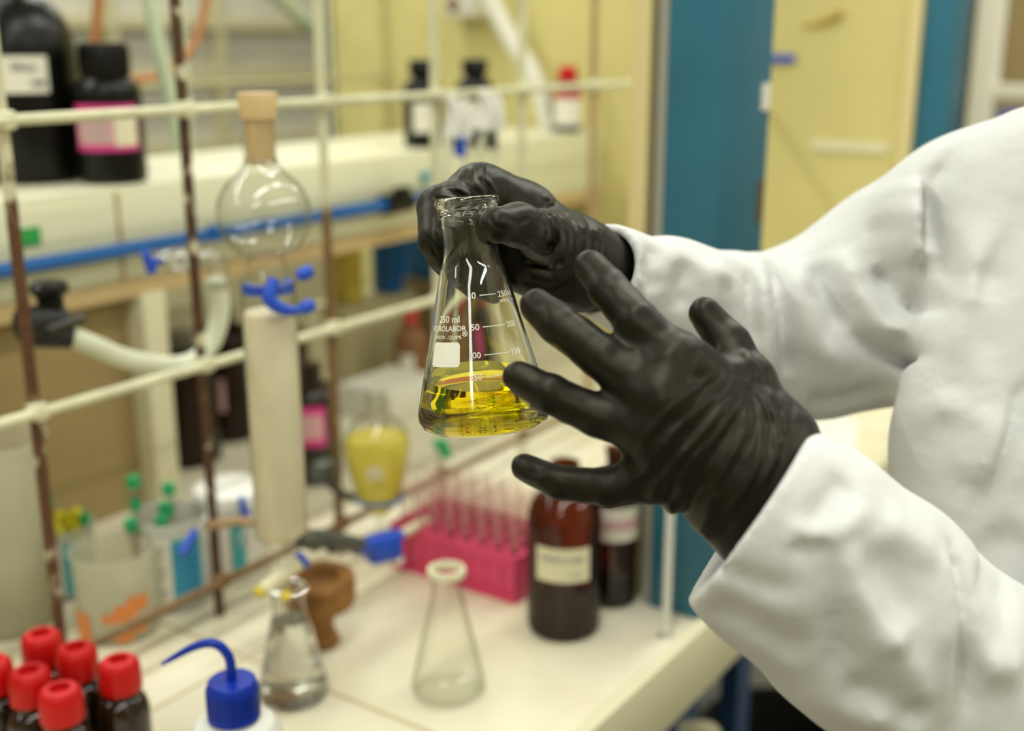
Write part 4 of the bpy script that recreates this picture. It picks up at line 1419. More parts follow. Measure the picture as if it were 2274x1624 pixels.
def rect(x0, y0, x1, y1, nx=10, rad=0.0):
    v, f = [], []
    for i in range(nx + 1):
        x = x0 + (x1 - x0) * i / nx
        c = 0.0
        if rad:
            e = min(x - x0, x1 - x)
            if e < rad:
                c = rad - math.sqrt(max(rad * rad - (rad - e) ** 2, 0))
        v += [(x, y0 + c, 0), (x, (y0 + y1) / 2, 0), (x, y1 - c, 0)]
    for i in range(nx):
        f += [(3 * i, 3 * i + 3, 3 * i + 4, 3 * i + 1), (3 * i + 1, 3 * i + 4, 3 * i + 5, 3 * i + 2)]
    return v, f


g = G()
for (body, sz, ang, h) in (('250 ml', 0.0056, -0.62, 0.0698), ('VIDROLABOR', 0.0044, -0.68, 0.0645), ('\u00ae', 0.0042, -0.22, 0.0612), ('LABOR - QUIMI', 0.0031, -0.66, 0.0595),
                           ('0', 0.0054, 0.02, 0.0828), ('250ml', 0.0050, 0.93, 0.0822), ('APROX. VL.', 0.0028, 0.96, 0.0782),
                           ('50', 0.0052, 0.0, 0.0646), ('200', 0.0050, 0.85, 0.0643),
                           ('100', 0.0052, -0.05, 0.0486), ('150', 0.0050, 0.78, 0.0484),
                           ('150', 0.0052, -0.05, 0.0362)):
    flask_print(g, [text_flat(body, sz)], ang, h)
for (a, h, x1) in ((0.17, 0.0828, 0.0100), (0.16, 0.0646, 0.0145), (0.13, 0.0486, 0.0165), (0.13, 0.0362, 0.0120)):
    flask_print(g, [rect(0, -0.00025, x1, 0.00025)], a, h)
flask_print(g, [rect(-0.0105, -0.0068, 0.0105, 0.0078, 24, 0.0018)], -0.66, 0.0492)
g.build('printed_scale', 'enamel', fl, smooth=False)

# ================================================================== the person
Pt = np.array
person_loc = (0.80, 0.05, 0.0)

BX = Pt((0.334, 0.942, 0.0))        # across the shoulders
BY = Pt((-0.942, 0.334, 0.0))       # the way the person faces
BC = Pt((0.87, 0.02, 0.0))


def bp_(x, y, z):
    return BC + BX * x + BY * y + Pt((0, 0, z))


sd = SDF((0.45, -0.32, 0.0), (1.14, 0.42, 1.86), 0.009)
BR = np.stack([BX, BY, Pt((0, 0, 1.0))], 1)
sd.ell(bp_(0, 0, 1.30), (0.15, 0.085, 0.20), 0.03, rot=BR)
sd.ell(bp_(0, 0, 1.02), (0.14, 0.09, 0.16), 0.05, rot=BR)
for s in (-1, 1):
    sd.chain([bp_(s * 0.09, 0, 0.95), bp_(s * 0.095, 0.005, 0.50), bp_(s * 0.095, -0.01, 0.09)], [0.085, 0.055, 0.036], 0.03)
    sd.chain([bp_(s * 0.095, -0.02, 0.05), bp_(s * 0.105, 0.11, 0.035)], [0.04, 0.032], 0.02)
HZ = 1.700
sd.cone(bp_(0, -0.005, 1.46), bp_(0, 0.005, HZ - 0.06), 0.062, 0.052, 0.04)
sd.ell(bp_(0, 0.015, HZ + 0.02), (0.076, 0.096, 0.105), 0.02, rot=BR)
sd.ell(bp_(0, 0.055, HZ - 0.055), (0.052, 0.058, 0.062), 0.03, rot=BR)
sd.cone(bp_(0, 0.113, HZ + 0.012), bp_(0, 0.133, HZ - 0.022), 0.008, 0.014, 0.012)
sd.cone(bp_(-0.018, 0.111, HZ - 0.058), bp_(0.018, 0.111, HZ - 0.058), 0.007, 0.007, 0.008)
for s in (-1, 1):
    sd.ell(bp_(s * 0.078, 0.020, HZ - 0.005), (0.010, 0.020, 0.032), 0.008, rot=BR)
# arms run down inside the sleeves to the gloves
sh_f, el_f, wr_f = Pt((0.9336, 0.1827, 1.4468)), Pt((0.9031, 0.3233, 1.3620)), Pt((0.6890, 0.3993, 1.4411))
sh_n, el_n, wr_n = bp_(-0.19, 0, 1.42), Pt((0.6538, 0.0714, 1.2111)), Pt((0.5363, 0.2120, 1.3649))
sd.chain([bp_(0.08, 0, 1.38), sh_f, el_f, wr_f], [0.06, 0.045, 0.034, 0.016], 0.03)
sd.chain([bp_(-0.10, 0, 1.43), sh_n, bp_(-0.20, 0.03, 1.32), el_n, wr_n], [0.06, 0.042, 0.036, 0.032, 0.018], 0.02)
person = sd.mesh('person', 'skin', None, person_loc, relax=2)
person.location = person_loc
tag(person, 'person in a white lab coat and black gloves reaching in from the right', 'person')
HC = bp_(0, 0.015, HZ)
hs_ = SDF(HC - 0.16, HC + 0.16, 0.007)
hs_.ell(bp_(0, 0.0, HZ + 0.035), (0.084, 0.098, 0.105), 0.01, rot=BR)
hs_.cut(bp_(0, 0.075, HZ - 0.01), BY * 0.75 + Pt((0, 0, -0.66)))
hs_.displace(lambda P: 0.004 * vnoise(P * 60, 2), 0.02)
hs_.mesh('hair', 'hair_dark', person, person_loc)
for s in (-1, 1):
    ey = G().lathe([(0, -0.011), (0.0078, -0.0078), (0.011, 0), (0.0078, 0.0078), (0, 0.011)], 20, loc=bp_(s * 0.030, 0.0925, HZ + 0.012) - Pt(person_loc), rot=rot_to(BY)).build('eye', 'eye_white', person)
    G().lathe([(0, 0.0112), (0.004, 0.0108), (0.0045, 0.0095), (0, 0.009)], 16, loc=bp_(s * 0.030, 0.0925, HZ + 0.012) - Pt(person_loc), rot=rot_to(BY)).build('iris', 'hair_dark', ey)
tr = SDF((0.58, -0.26, 0.05), (1.16, 0.30, 1.12), 0.010)
for s in (-1, 1):
    tr.chain([bp_(s * 0.080, 0, 0.96), bp_(s * 0.085, 0, 0.60), bp_(s * 0.10, -0.005, 0.10)], [0.085, 0.080, 0.068], 0.03)
tr.mesh('trousers', 'trouser', person, person_loc)
so = SDF((0.6, -0.22, -0.01), (1.06, 0.3, 0.14), 0.006)
for s in (-1, 1):
    so.chain([bp_(s * 0.095, -0.04, 0.055), bp_(s * 0.105, 0.12, 0.045)], [0.052, 0.043], 0.02)
so.cut((0, 0, 0.004), (0, 0, -1))
so.mesh('shoes', 'black_soft', person, person_loc)

# ------------------------------------------------------------------ white coat
VH = 0.0028
cs = SDF((0.43, -0.33, 0.62), (1.12, 0.44, 1.60), VH)
# trunk and skirt
cs.ell(bp_(0, 0, 1.30), (0.19, 0.115, 0.24), 0.03, rot=BR)
cs.chain([bp_(0, 0, 1.20), bp_(0, 0, 0.98), bp_(0, 0, 0.64)], [0.175, 0.18, 0.20], 0.05, squash=(BY, 1.35))
cs.chain([bp_(-0.16, 0.0, 1.42), bp_(-0.02, 0.0, 1.465), bp_(0.12, 0.0, 1.365)], [0.085, 0.075, 0.075], 0.03)
# far arm
SF = [Pt((0.9295, 0.1582, 1.4596)), Pt((0.9284, 0.2019, 1.4406)), Pt((0.9403, 0.2681, 1.3977)), Pt((0.9042, 0.3240, 1.3666)), Pt((0.8396, 0.3592, 1.3772)), Pt((0.7678, 0.3866, 1.4065)), Pt((0.6992, 0.3997, 1.4347))]
cs.chain(SF, [0.088, 0.085, 0.079, 0.0665, 0.052, 0.042, 0.0335], 0.014, k0=0.03)
cs.chain([Pt((0.9419, 0.1306, 1.4405)), Pt((0.8995, 0.1331, 1.3942))], [0.098, 0.099], 0.025)
cs.chain([Pt((0.8995, 0.1331, 1.3942)), Pt((0.8813, 0.1346, 1.3579))], [0.099, 0.0985], 0.012)
cs.chain([Pt((0.8813, 0.1346, 1.3579)), Pt((0.8582, 0.1373, 1.3097)), Pt((0.8323, 0.1297, 1.2172)), Pt((0.8111, 0.1152, 1.1247))], [0.0985, 0.098, 0.095, 0.095], 0.004)
cs.chain([Pt((0.9419, 0.1306, 1.4405)) - BX * 0.14, Pt((0.8956, 0.1333, 1.4015)) - BX * 0.14, Pt((0.8582, 0.1373, 1.3097)) - BX * 0.14, Pt((0.8323, 0.1297, 1.2172)) - BX * 0.14], [0.096, 0.097, 0.096, 0.094], 0.03)
cs.cone((0.8932, 0.3180, 1.3403), (0.9099, 0.2662, 1.3594), 0.042, 0.05, 0.03)
# near arm
SN = [bp_(-0.18, 0.0, 1.41), bp_(-0.20, 0.03, 1.33), Pt((0.6600, 0.0604, 1.1885)), Pt((0.6020, 0.1212, 1.2518)), Pt((0.5660, 0.1616, 1.3019)), Pt((0.5423, 0.1956, 1.3380)), Pt((0.5265, 0.2198, 1.3589))]
cs.chain(SN, [0.092, 0.088, 0.074, 0.0635, 0.0605, 0.0560, 0.0525], 0.014, k0=0.03)
cs.cone((0.6086, 0.1391, 1.3078), (0.5967, 0.1243, 1.2610), 0.022, 0.040, 0.012)
# cuffs: cut square and hollowed
na = Pt((0.5265, 0.2198, 1.3589)) - Pt((0.5423, 0.1956, 1.3380))
na = na / np.linalg.norm(na)
pc = Pt((0.5286, 0.2149, 1.3554))
fa = SF[-1] - SF[-2]
fa = fa / np.linalg.norm(fa)
pf = Pt((0.6938, 0.4013, 1.4370))


def dome_cut(D, p, n, sag):
    """trim the cuff by a plane bent forward at its middle"""
    sl, g = D.block(p - 0.09, p + 0.09)
    q = np.stack(g, -1) - p.astype(np.float32)
    t = q @ n.astype(np.float32)
    rad2 = (q * q).sum(-1) - t * t
    d = t - sag * rad2
    d = np.where(rad2 < 0.0049, d, -0.06)
    cur = D.D[sl]
    D.D[sl] = np.maximum(cur, d.astype(np.float32))


folds = [
    # far sleeve: folds gathered at the elbow and armhole
    ([(0.8412, 0.2076, 1.5221), (0.8254, 0.2117, 1.4835), (0.8316, 0.2128, 1.4292), (0.8411, 0.2184, 1.3942)], 0.0045, -0.0050),
    ([(0.8324, 0.2146, 1.5102), (0.8469, 0.2305, 1.4734), (0.8551, 0.2337, 1.4296)], 0.012, 0.006),
    ([(0.8713, 0.2526, 1.4787), (0.8621, 0.2503, 1.4469), (0.8624, 0.2405, 1.4277)], 0.008, 0.007),
    ([(0.8625, 0.2607, 1.4692), (0.8563, 0.2556, 1.4405), (0.8557, 0.2440, 1.4150)], 0.006, -0.006),
    ([(0.8590, 0.2645, 1.4291), (0.8650, 0.2463, 1.4097), (0.8702, 0.2276, 1.3872)], 0.006, -0.007),
    ([(0.8582, 0.2911, 1.4435), (0.8546, 0.2804, 1.4109), (0.8582, 0.2623, 1.3848), (0.8657, 0.2449, 1.3718)], 0.010, 0.010),
    ([(0.8503, 0.2979, 1.4338), (0.8451, 0.2911, 1.4044), (0.8452, 0.2781, 1.3783)], 0.009, -0.007),
    ([(0.8492, 0.2746, 1.3832), (0.8579, 0.2539, 1.3669), (0.8718, 0.2265, 1.3522), (0.8837, 0.2059, 1.3457)], 0.0055, -0.0085),
    ([(0.8415, 0.3124, 1.4370), (0.8330, 0.3087, 1.4044), (0.8323, 0.2938, 1.3718), (0.8435, 0.2646, 1.3457)], 0.011, 0.008),
    ([(0.8328, 0.3250, 1.4370), (0.8233, 0.3246, 1.4077), (0.8179, 0.3147, 1.3718), (0.8160, 0.3032, 1.3424)], 0.008, -0.009),
    ([(0.8250, 0.3340, 1.4321), (0.8153, 0.3314, 1.3979), (0.8097, 0.3235, 1.3653), (0.8076, 0.3138, 1.3392)], 0.008, 0.007),
    ([(0.8163, 0.3444, 1.4272), (0.8069, 0.3421, 1.3946), (0.8030, 0.3333, 1.3653)], 0.007, -0.006),
    ([(0.7865, 0.3529, 1.4309), (0.7773, 0.3586, 1.4150), (0.7747, 0.3529, 1.3959)], 0.009, 0.005),
    ([(0.7637, 0.3711, 1.4375), (0.7534, 0.3760, 1.4170), (0.7510, 0.3704, 1.3981)], 0.008, -0.005),
    ([(0.7334, 0.3849, 1.4503), (0.7261, 0.3857, 1.4303), (0.7253, 0.3794, 1.4150)], 0.008, -0.005),
    ([(0.7283, 0.3931, 1.4519), (0.7207, 0.3936, 1.4303), (0.7181, 0.3899, 1.4150)], 0.006, 0.004),
    ([(0.7359, 0.3789, 1.4457), (0.7602, 0.3549, 1.4315), (0.7932, 0.3415, 1.4277)], 0.010, 0.004),
    ([(0.8401, 0.2971, 1.3268), (0.8491, 0.2823, 1.3235), (0.8729, 0.2524, 1.3335)], 0.007, -0.006),
    ([(0.8674, 0.2067, 1.5234), (0.8531, 0.2141, 1.4961), (0.8417, 0.2159, 1.4657), (0.8358, 0.2156, 1.4475)], 0.0055, -0.0075),
    ([(0.8732, 0.2382, 1.4926), (0.8695, 0.2312, 1.4674), (0.8638, 0.2242, 1.4359), (0.8551, 0.2198, 1.4013)], 0.0045, -0.0070),
    # trunk: sewn placket, opening edge and soft drags
    ([(0.8117, 0.1424, 1.3764), (0.8006, 0.1515, 1.3619), (0.7914, 0.1536, 1.3388), (0.7767, 0.1580, 1.3041), (0.7591, 0.1624, 1.2607)], 0.0050, -0.0085),
    ([(0.8104, 0.1415, 1.3706), (0.8020, 0.1481, 1.3590), (0.7929, 0.1499, 1.3359), (0.7782, 0.1544, 1.3012), (0.7617, 0.1587, 1.2607)], 0.008, 0.0055),
    ([(0.8348, 0.1669, 1.4949), (0.8016, 0.1842, 1.4313), (0.7842, 0.1868, 1.3850), (0.7625, 0.1901, 1.3272)], 0.012, 0.006),
    ([(0.8355, 0.1587, 1.4804), (0.8027, 0.1740, 1.4139), (0.7853, 0.1767, 1.3677), (0.7631, 0.1778, 1.3041)], 0.010, -0.005),
    ([(0.8322, 0.1834, 1.5209), (0.8121, 0.1914, 1.4775), (0.7978, 0.1925, 1.4371)], 0.008, -0.004),
    ([(0.7802, 0.1841, 1.3677), (0.7827, 0.1676, 1.3417), (0.7708, 0.1667, 1.3041)], 0.014, 0.006),
    ([(0.8127, 0.1736, 1.4428), (0.7953, 0.1763, 1.3966), (0.7861, 0.1699, 1.3561)], 0.012, 0.006),
    ([(0.7991, 0.1338, 1.3214), (0.7851, 0.1401, 1.2925), (0.7730, 0.1464, 1.2694)], 0.010, 0.005),
    ([(0.7657, 0.1300, 1.2889), (0.7548, 0.1403, 1.2776), (0.7427, 0.1497, 1.2607)], 0.010, -0.005),
    # near sleeve
    ([(0.5332, 0.1677, 1.3853), (0.5246, 0.1751, 1.3747), (0.5131, 0.1858, 1.3620)], 0.007, -0.005),
    ([(0.4992, 0.1896, 1.3660), (0.5068, 0.1765, 1.3619), (0.5196, 0.1618, 1.3702), (0.5232, 0.1617, 1.3806)], 0.007, 0.005),
    ([(0.5004, 0.1853, 1.3609), (0.5058, 0.1759, 1.3577), (0.5116, 0.1694, 1.3619)], 0.005, -0.006),
    ([(0.5098, 0.1721, 1.3619), (0.5069, 0.1662, 1.3411), (0.5041, 0.1590, 1.3183), (0.5026, 0.1450, 1.2851)], 0.008, -0.005),
    ([(0.5158, 0.1644, 1.3640), (0.5130, 0.1573, 1.3411), (0.5167, 0.1416, 1.3204), (0.5204, 0.1311, 1.3100)], 0.010, 0.006),
    ([(0.5197, 0.1567, 1.3598), (0.5222, 0.1427, 1.3391), (0.5228, 0.1327, 1.3204)], 0.010, -0.005),
    ([(0.5281, 0.1494, 1.3702), (0.5348, 0.1357, 1.3619), (0.5421, 0.1198, 1.3515)], 0.010, 0.005),
    ([(0.5572, 0.1193, 1.3578), (0.5516, 0.1160, 1.3346), (0.5458, 0.1120, 1.3092), (0.5393, 0.1028, 1.2712)], 0.0045, -0.010),
    ([(0.5531, 0.1242, 1.3557), (0.5479, 0.1193, 1.3304), (0.5414, 0.1154, 1.3029)], 0.009, 0.005),
    ([(0.5698, 0.1109, 1.3408), (0.5722, 0.0990, 1.3237), (0.5770, 0.0877, 1.3151)], 0.010, -0.005),
    ([(0.5476, 0.1032, 1.2966), (0.5555, 0.0926, 1.2987), (0.5613, 0.0822, 1.2944)], 0.010, 0.006),
    ([(0.5025, 0.1501, 1.2955), (0.5111, 0.1325, 1.2851), (0.5178, 0.1162, 1.2718)], 0.009, -0.006),
    ([(0.5026, 0.1398, 1.2747), (0.5116, 0.1277, 1.2768), (0.5188, 0.1091, 1.2602)], 0.010, 0.006),
    ([(0.5157, 0.1461, 1.3266), (0.5198, 0.1280, 1.3017), (0.5211, 0.1159, 1.2809)], 0.008, 0.004),
    ([(0.4818, 0.2148, 1.3282), (0.4950, 0.1893, 1.3156), (0.5045, 0.1693, 1.3029)], 0.008, -0.004),
    ([(0.4764, 0.2158, 1.3515), (0.4886, 0.1928, 1.3411), (0.4974, 0.1780, 1.3370)], 0.006, -0.003),
]
rnd = random.Random(11)
cf = crease_field(folds, VIEW)
cs.displace(lambda P: 1.3 * cf(P) + 0.0010 * vnoise(P * 20, 1) + 0.0007 * vnoise(P * 55, 4), 0.016)
dome_cut(cs, pc, na + 0.30 * Pt(VIEW), 0.0)
dome_cut(cs, pf, fa, 0.0)
cs.carve(pc + na * 0.05, pc - na * 0.002, 0.0445, 0.0400, 0.002)
cs.carve(pf + fa * 0.04, pf - fa * 0.004, 0.0285, 0.0270, 0.002)
coat = cs.mesh('lab_coat', 'coat_cotton', person, person_loc, relax=3)
# cuff hem of the near sleeve
def ring_tube(c, n, r, w, name, mat, parent):
    n = Vector(n)
    a = n.orthogonal().normalized()
    b_ = n.cross(a)
    g = G()
    pts = [Vector(c) + (a * math.cos(2 * PI * i / 40) + b_ * math.sin(2 * PI * i / 40)) * r - Vector(person_loc) for i in range(41)]
    g.tube(pts, w, 8, smooth=False, caps=False)
    return g.build(name, mat, parent)


bt_ = G().lathe([(0, 0), (0.006, 0), (0.0065, 0.001), (0.005, 0.0022), (0.003, 0.0016), (0, 0.0016)], 20, loc=Vector((0.7892, 0.1378, 1.3564)) - Vector(person_loc), rot=rot_to((-0.85, -0.5, 0.2)))
bt_.build('coat_button', 'box_white', coat)

# ------------------------------------------------------------------ gloves
def glove_near():
    s = SDF(Pt((0.5210, 0.2732, 1.4065)) - (0.115, 0.115, 0.115), Pt((0.5210, 0.2732, 1.4065)) + (0.115, 0.115, 0.115), 0.00125)
    V3 = (0.795, 0.544, -0.267)
    W = [Pt((0.5500, 0.2113, 1.3892)), Pt((0.5385, 0.2121, 1.3716)), Pt((0.5315, 0.2218, 1.3555))]
    K = [Pt((0.5293, 0.2568, 1.4279)), Pt((0.5154, 0.2587, 1.4129)), Pt((0.5115, 0.2593, 1.3950)), Pt((0.5157, 0.2573, 1.3734))]
    # back of the hand
    for w, kk, r0, r1 in ((W[0], K[0], 0.0160, 0.0135), (W[0], K[1], 0.0165, 0.0140), (W[1], K[1], 0.0190, 0.0140), (W[1], K[2], 0.0190, 0.0138), (W[2], K[2], 0.0180, 0.0135), (W[2], K[3], 0.0185, 0.0130)):
        s.cone(w, kk, r0, r1, 0.010)
    s.cone(K[0], K[1], 0.0128, 0.0132, 0.010)
    s.cone(K[1], K[2], 0.0132, 0.0132, 0.010)
    s.cone(K[2], K[3], 0.0130, 0.0126, 0.010)
    # forearm part of the glove reaching into the cuff
    s.cone(Pt((0.5418, 0.2111, 1.3720)), Pt((0.5508, 0.1886, 1.3302)), 0.0300, 0.031, 0.016)
    s.cone(W[0], Pt((0.5530, 0.1953, 1.3619)), 0.0165, 0.0165, 0.012)
    s.cone(W[2], Pt((0.5356, 0.2103, 1.3405)), 0.0175, 0.020, 0.012)
    # fingers: root, middle joint, end joint, tip
    idx = [K[0], Pt((0.5286, 0.2826, 1.4485)), Pt((0.5376, 0.3057, 1.4622)), Pt((0.5451, 0.3211, 1.4712))]
    mid = [K[1], Pt((0.5128, 0.2934, 1.4308)), Pt((0.5133, 0.3216, 1.4450)), Pt((0.5171, 0.3379, 1.4520))]
    rng = [K[2], Pt((0.5031, 0.2898, 1.4021)), Pt((0.4944, 0.3148, 1.4122)), Pt((0.4920, 0.3326, 1.4189))]
    lit = [K[3], Pt((0.5009, 0.2822, 1.3652)), Pt((0.4932, 0.3079, 1.3646)), Pt((0.4911, 0.3281, 1.3696))]
    for pts, rs in ((idx, (0.0132, 0.0113, 0.0108, 0.0092)), (mid, (0.0138, 0.0118, 0.0112, 0.0094)), (rng, (0.0132, 0.0112, 0.0104, 0.0088)), (lit, (0.0126, 0.0100, 0.0090, 0.0074))):
        s.chain(pts, rs, 0.0022, k0=0.009)
    # thumb leaves the side of the palm near its base
    th = [Pt((0.5533, 0.2154, 1.3924)), Pt((0.5599, 0.2321, 1.4161)), Pt((0.5696, 0.2476, 1.4314)), Pt((0.5711, 0.2642, 1.4476))]
    s.chain(th, (0.0180, 0.0125, 0.0112, 0.0088), 0.006, k0=0.012)
    s.cone(th[1], K[0], 0.0085, 0.0090, 0.014)
    lines = []
    r_ = random.Random(3)
    # stretched wrinkles across the back of the hand
    base = [((1500, 850), (1390, 1075)), ((1530, 860), (1415, 1090)), ((1560, 870), (1440, 1100)), ((1590, 880), (1465, 1120)), ((1615, 890), (1490, 1130)), ((1640, 900), (1515, 1150)), ((1660, 925), (1545, 1160)), ((1690, 950), (1580, 1170))]
    lines += [([(0.5401, 0.2291, 1.4185), (0.5314, 0.2344, 1.4034), (0.5177, 0.2446, 1.3834), (0.5061, 0.2506, 1.3612)], 0.0024, 0.0016),
              ([(0.5377, 0.2317, 1.4168), (0.5275, 0.2401, 1.4034), (0.5143, 0.2506, 1.3856), (0.5037, 0.2574, 1.3678)], 0.0022, 0.0015),
              ([(0.5368, 0.2353, 1.4212), (0.5255, 0.2457, 1.4090), (0.5143, 0.2562, 1.3967), (0.5037, 0.2629, 1.3790)], 0.0022, 0.0014),
              ([(0.5346, 0.2407, 1.4257), (0.5240, 0.2517, 1.4168), (0.5119, 0.2629, 1.4034), (0.5036, 0.2685, 1.3901)], 0.0020, 0.0012),
              ([(0.5422, 0.2263, 1.4190), (0.5356, 0.2261, 1.3990), (0.5234, 0.2331, 1.3767), (0.5111, 0.2400, 1.3545)], 0.0024, 0.0016),
              ([(0.5441, 0.2235, 1.4190), (0.5419, 0.2191, 1.4034), (0.5323, 0.2210, 1.3790), (0.5189, 0.2286, 1.3545)], 0.0022, 0.0016),
              ([(0.5459, 0.2219, 1.4212), (0.5463, 0.2138, 1.4056), (0.5409, 0.2129, 1.3879), (0.5316, 0.2177, 1.3701)], 0.0020, 0.0015),
              ([(0.5477, 0.2204, 1.4234), (0.5494, 0.2103, 1.4079), (0.5470, 0.2073, 1.3945)], 0.0018, 0.0013),
              ([(0.5425, 0.2280, 1.4234), (0.5447, 0.2183, 1.4101), (0.5429, 0.2143, 1.3967)], 0.0016, -0.0012),
              ([(0.5624, 0.2397, 1.4317), (0.5642, 0.2337, 1.4248), (0.5641, 0.2293, 1.4156)], 0.0016, 0.0012),
              ([(0.5650, 0.2371, 1.4340), (0.5662, 0.2308, 1.4248), (0.5668, 0.2254, 1.4156)], 0.0016, -0.0010),
              ([(0.5118, 0.2489, 1.3745), (0.5071, 0.2513, 1.3656), (0.5013, 0.2543, 1.3545)], 0.0030, -0.0022),
              ([(0.5165, 0.2409, 1.3723), (0.5126, 0.2411, 1.3612), (0.5072, 0.2430, 1.3489)], 0.0030, -0.0024),
              ([(0.5212, 0.2330, 1.3701), (0.5155, 0.2347, 1.3567), (0.5117, 0.2348, 1.3456)], 0.0030, 0.0022),
              ([(0.5095, 0.2655, 1.3641), (0.5137, 0.2571, 1.3596), (0.5156, 0.2499, 1.3506)], 0.0030, 0.0020),
              ([(0.5028, 0.2752, 1.3641), (0.5070, 0.2724, 1.3709), (0.5157, 0.2641, 1.3800)], 0.0025, 0.0014),
              ([(0.4916, 0.3126, 1.3696), (0.4868, 0.3180, 1.3662), (0.4817, 0.3261, 1.3673)], 0.0018, 0.0010),
              ([(0.4897, 0.3171, 1.3731), (0.4892, 0.3139, 1.3650), (0.4949, 0.3033, 1.3604)], 0.0018, -0.0010),
              ([(0.5247, 0.2788, 1.4365), (0.5276, 0.2723, 1.4320), (0.5335, 0.2649, 1.4342)], 0.0030, 0.0007)]
    cfn = crease_field(lines, V3)
    d = Pt((0.5061, 0.2506, 1.3612)) - Pt((0.5401, 0.2291, 1.4185))
    d = d / np.linalg.norm(d)
    e = np.cross(d, Pt(V3))
    palm_c = Pt((0.5217, 0.2316, 1.3873))

    def fn(P):
        w = np.exp(-(np.linalg.norm(P - palm_c, axis=1) / 0.042) ** 2)
        q = np.stack([P @ d * 28, P @ e * 210, P @ Pt(V3) * 30], 1)
        return cfn(P) + w * 0.0011 * (1 - np.abs(vnoise(q, 7)) * 2) + 0.0004 * vnoise(P * 160, 9)
    s.displace(fn, 0.005)
    return s.mesh('glove', 'nitrile_black', person, person_loc, relax=1)


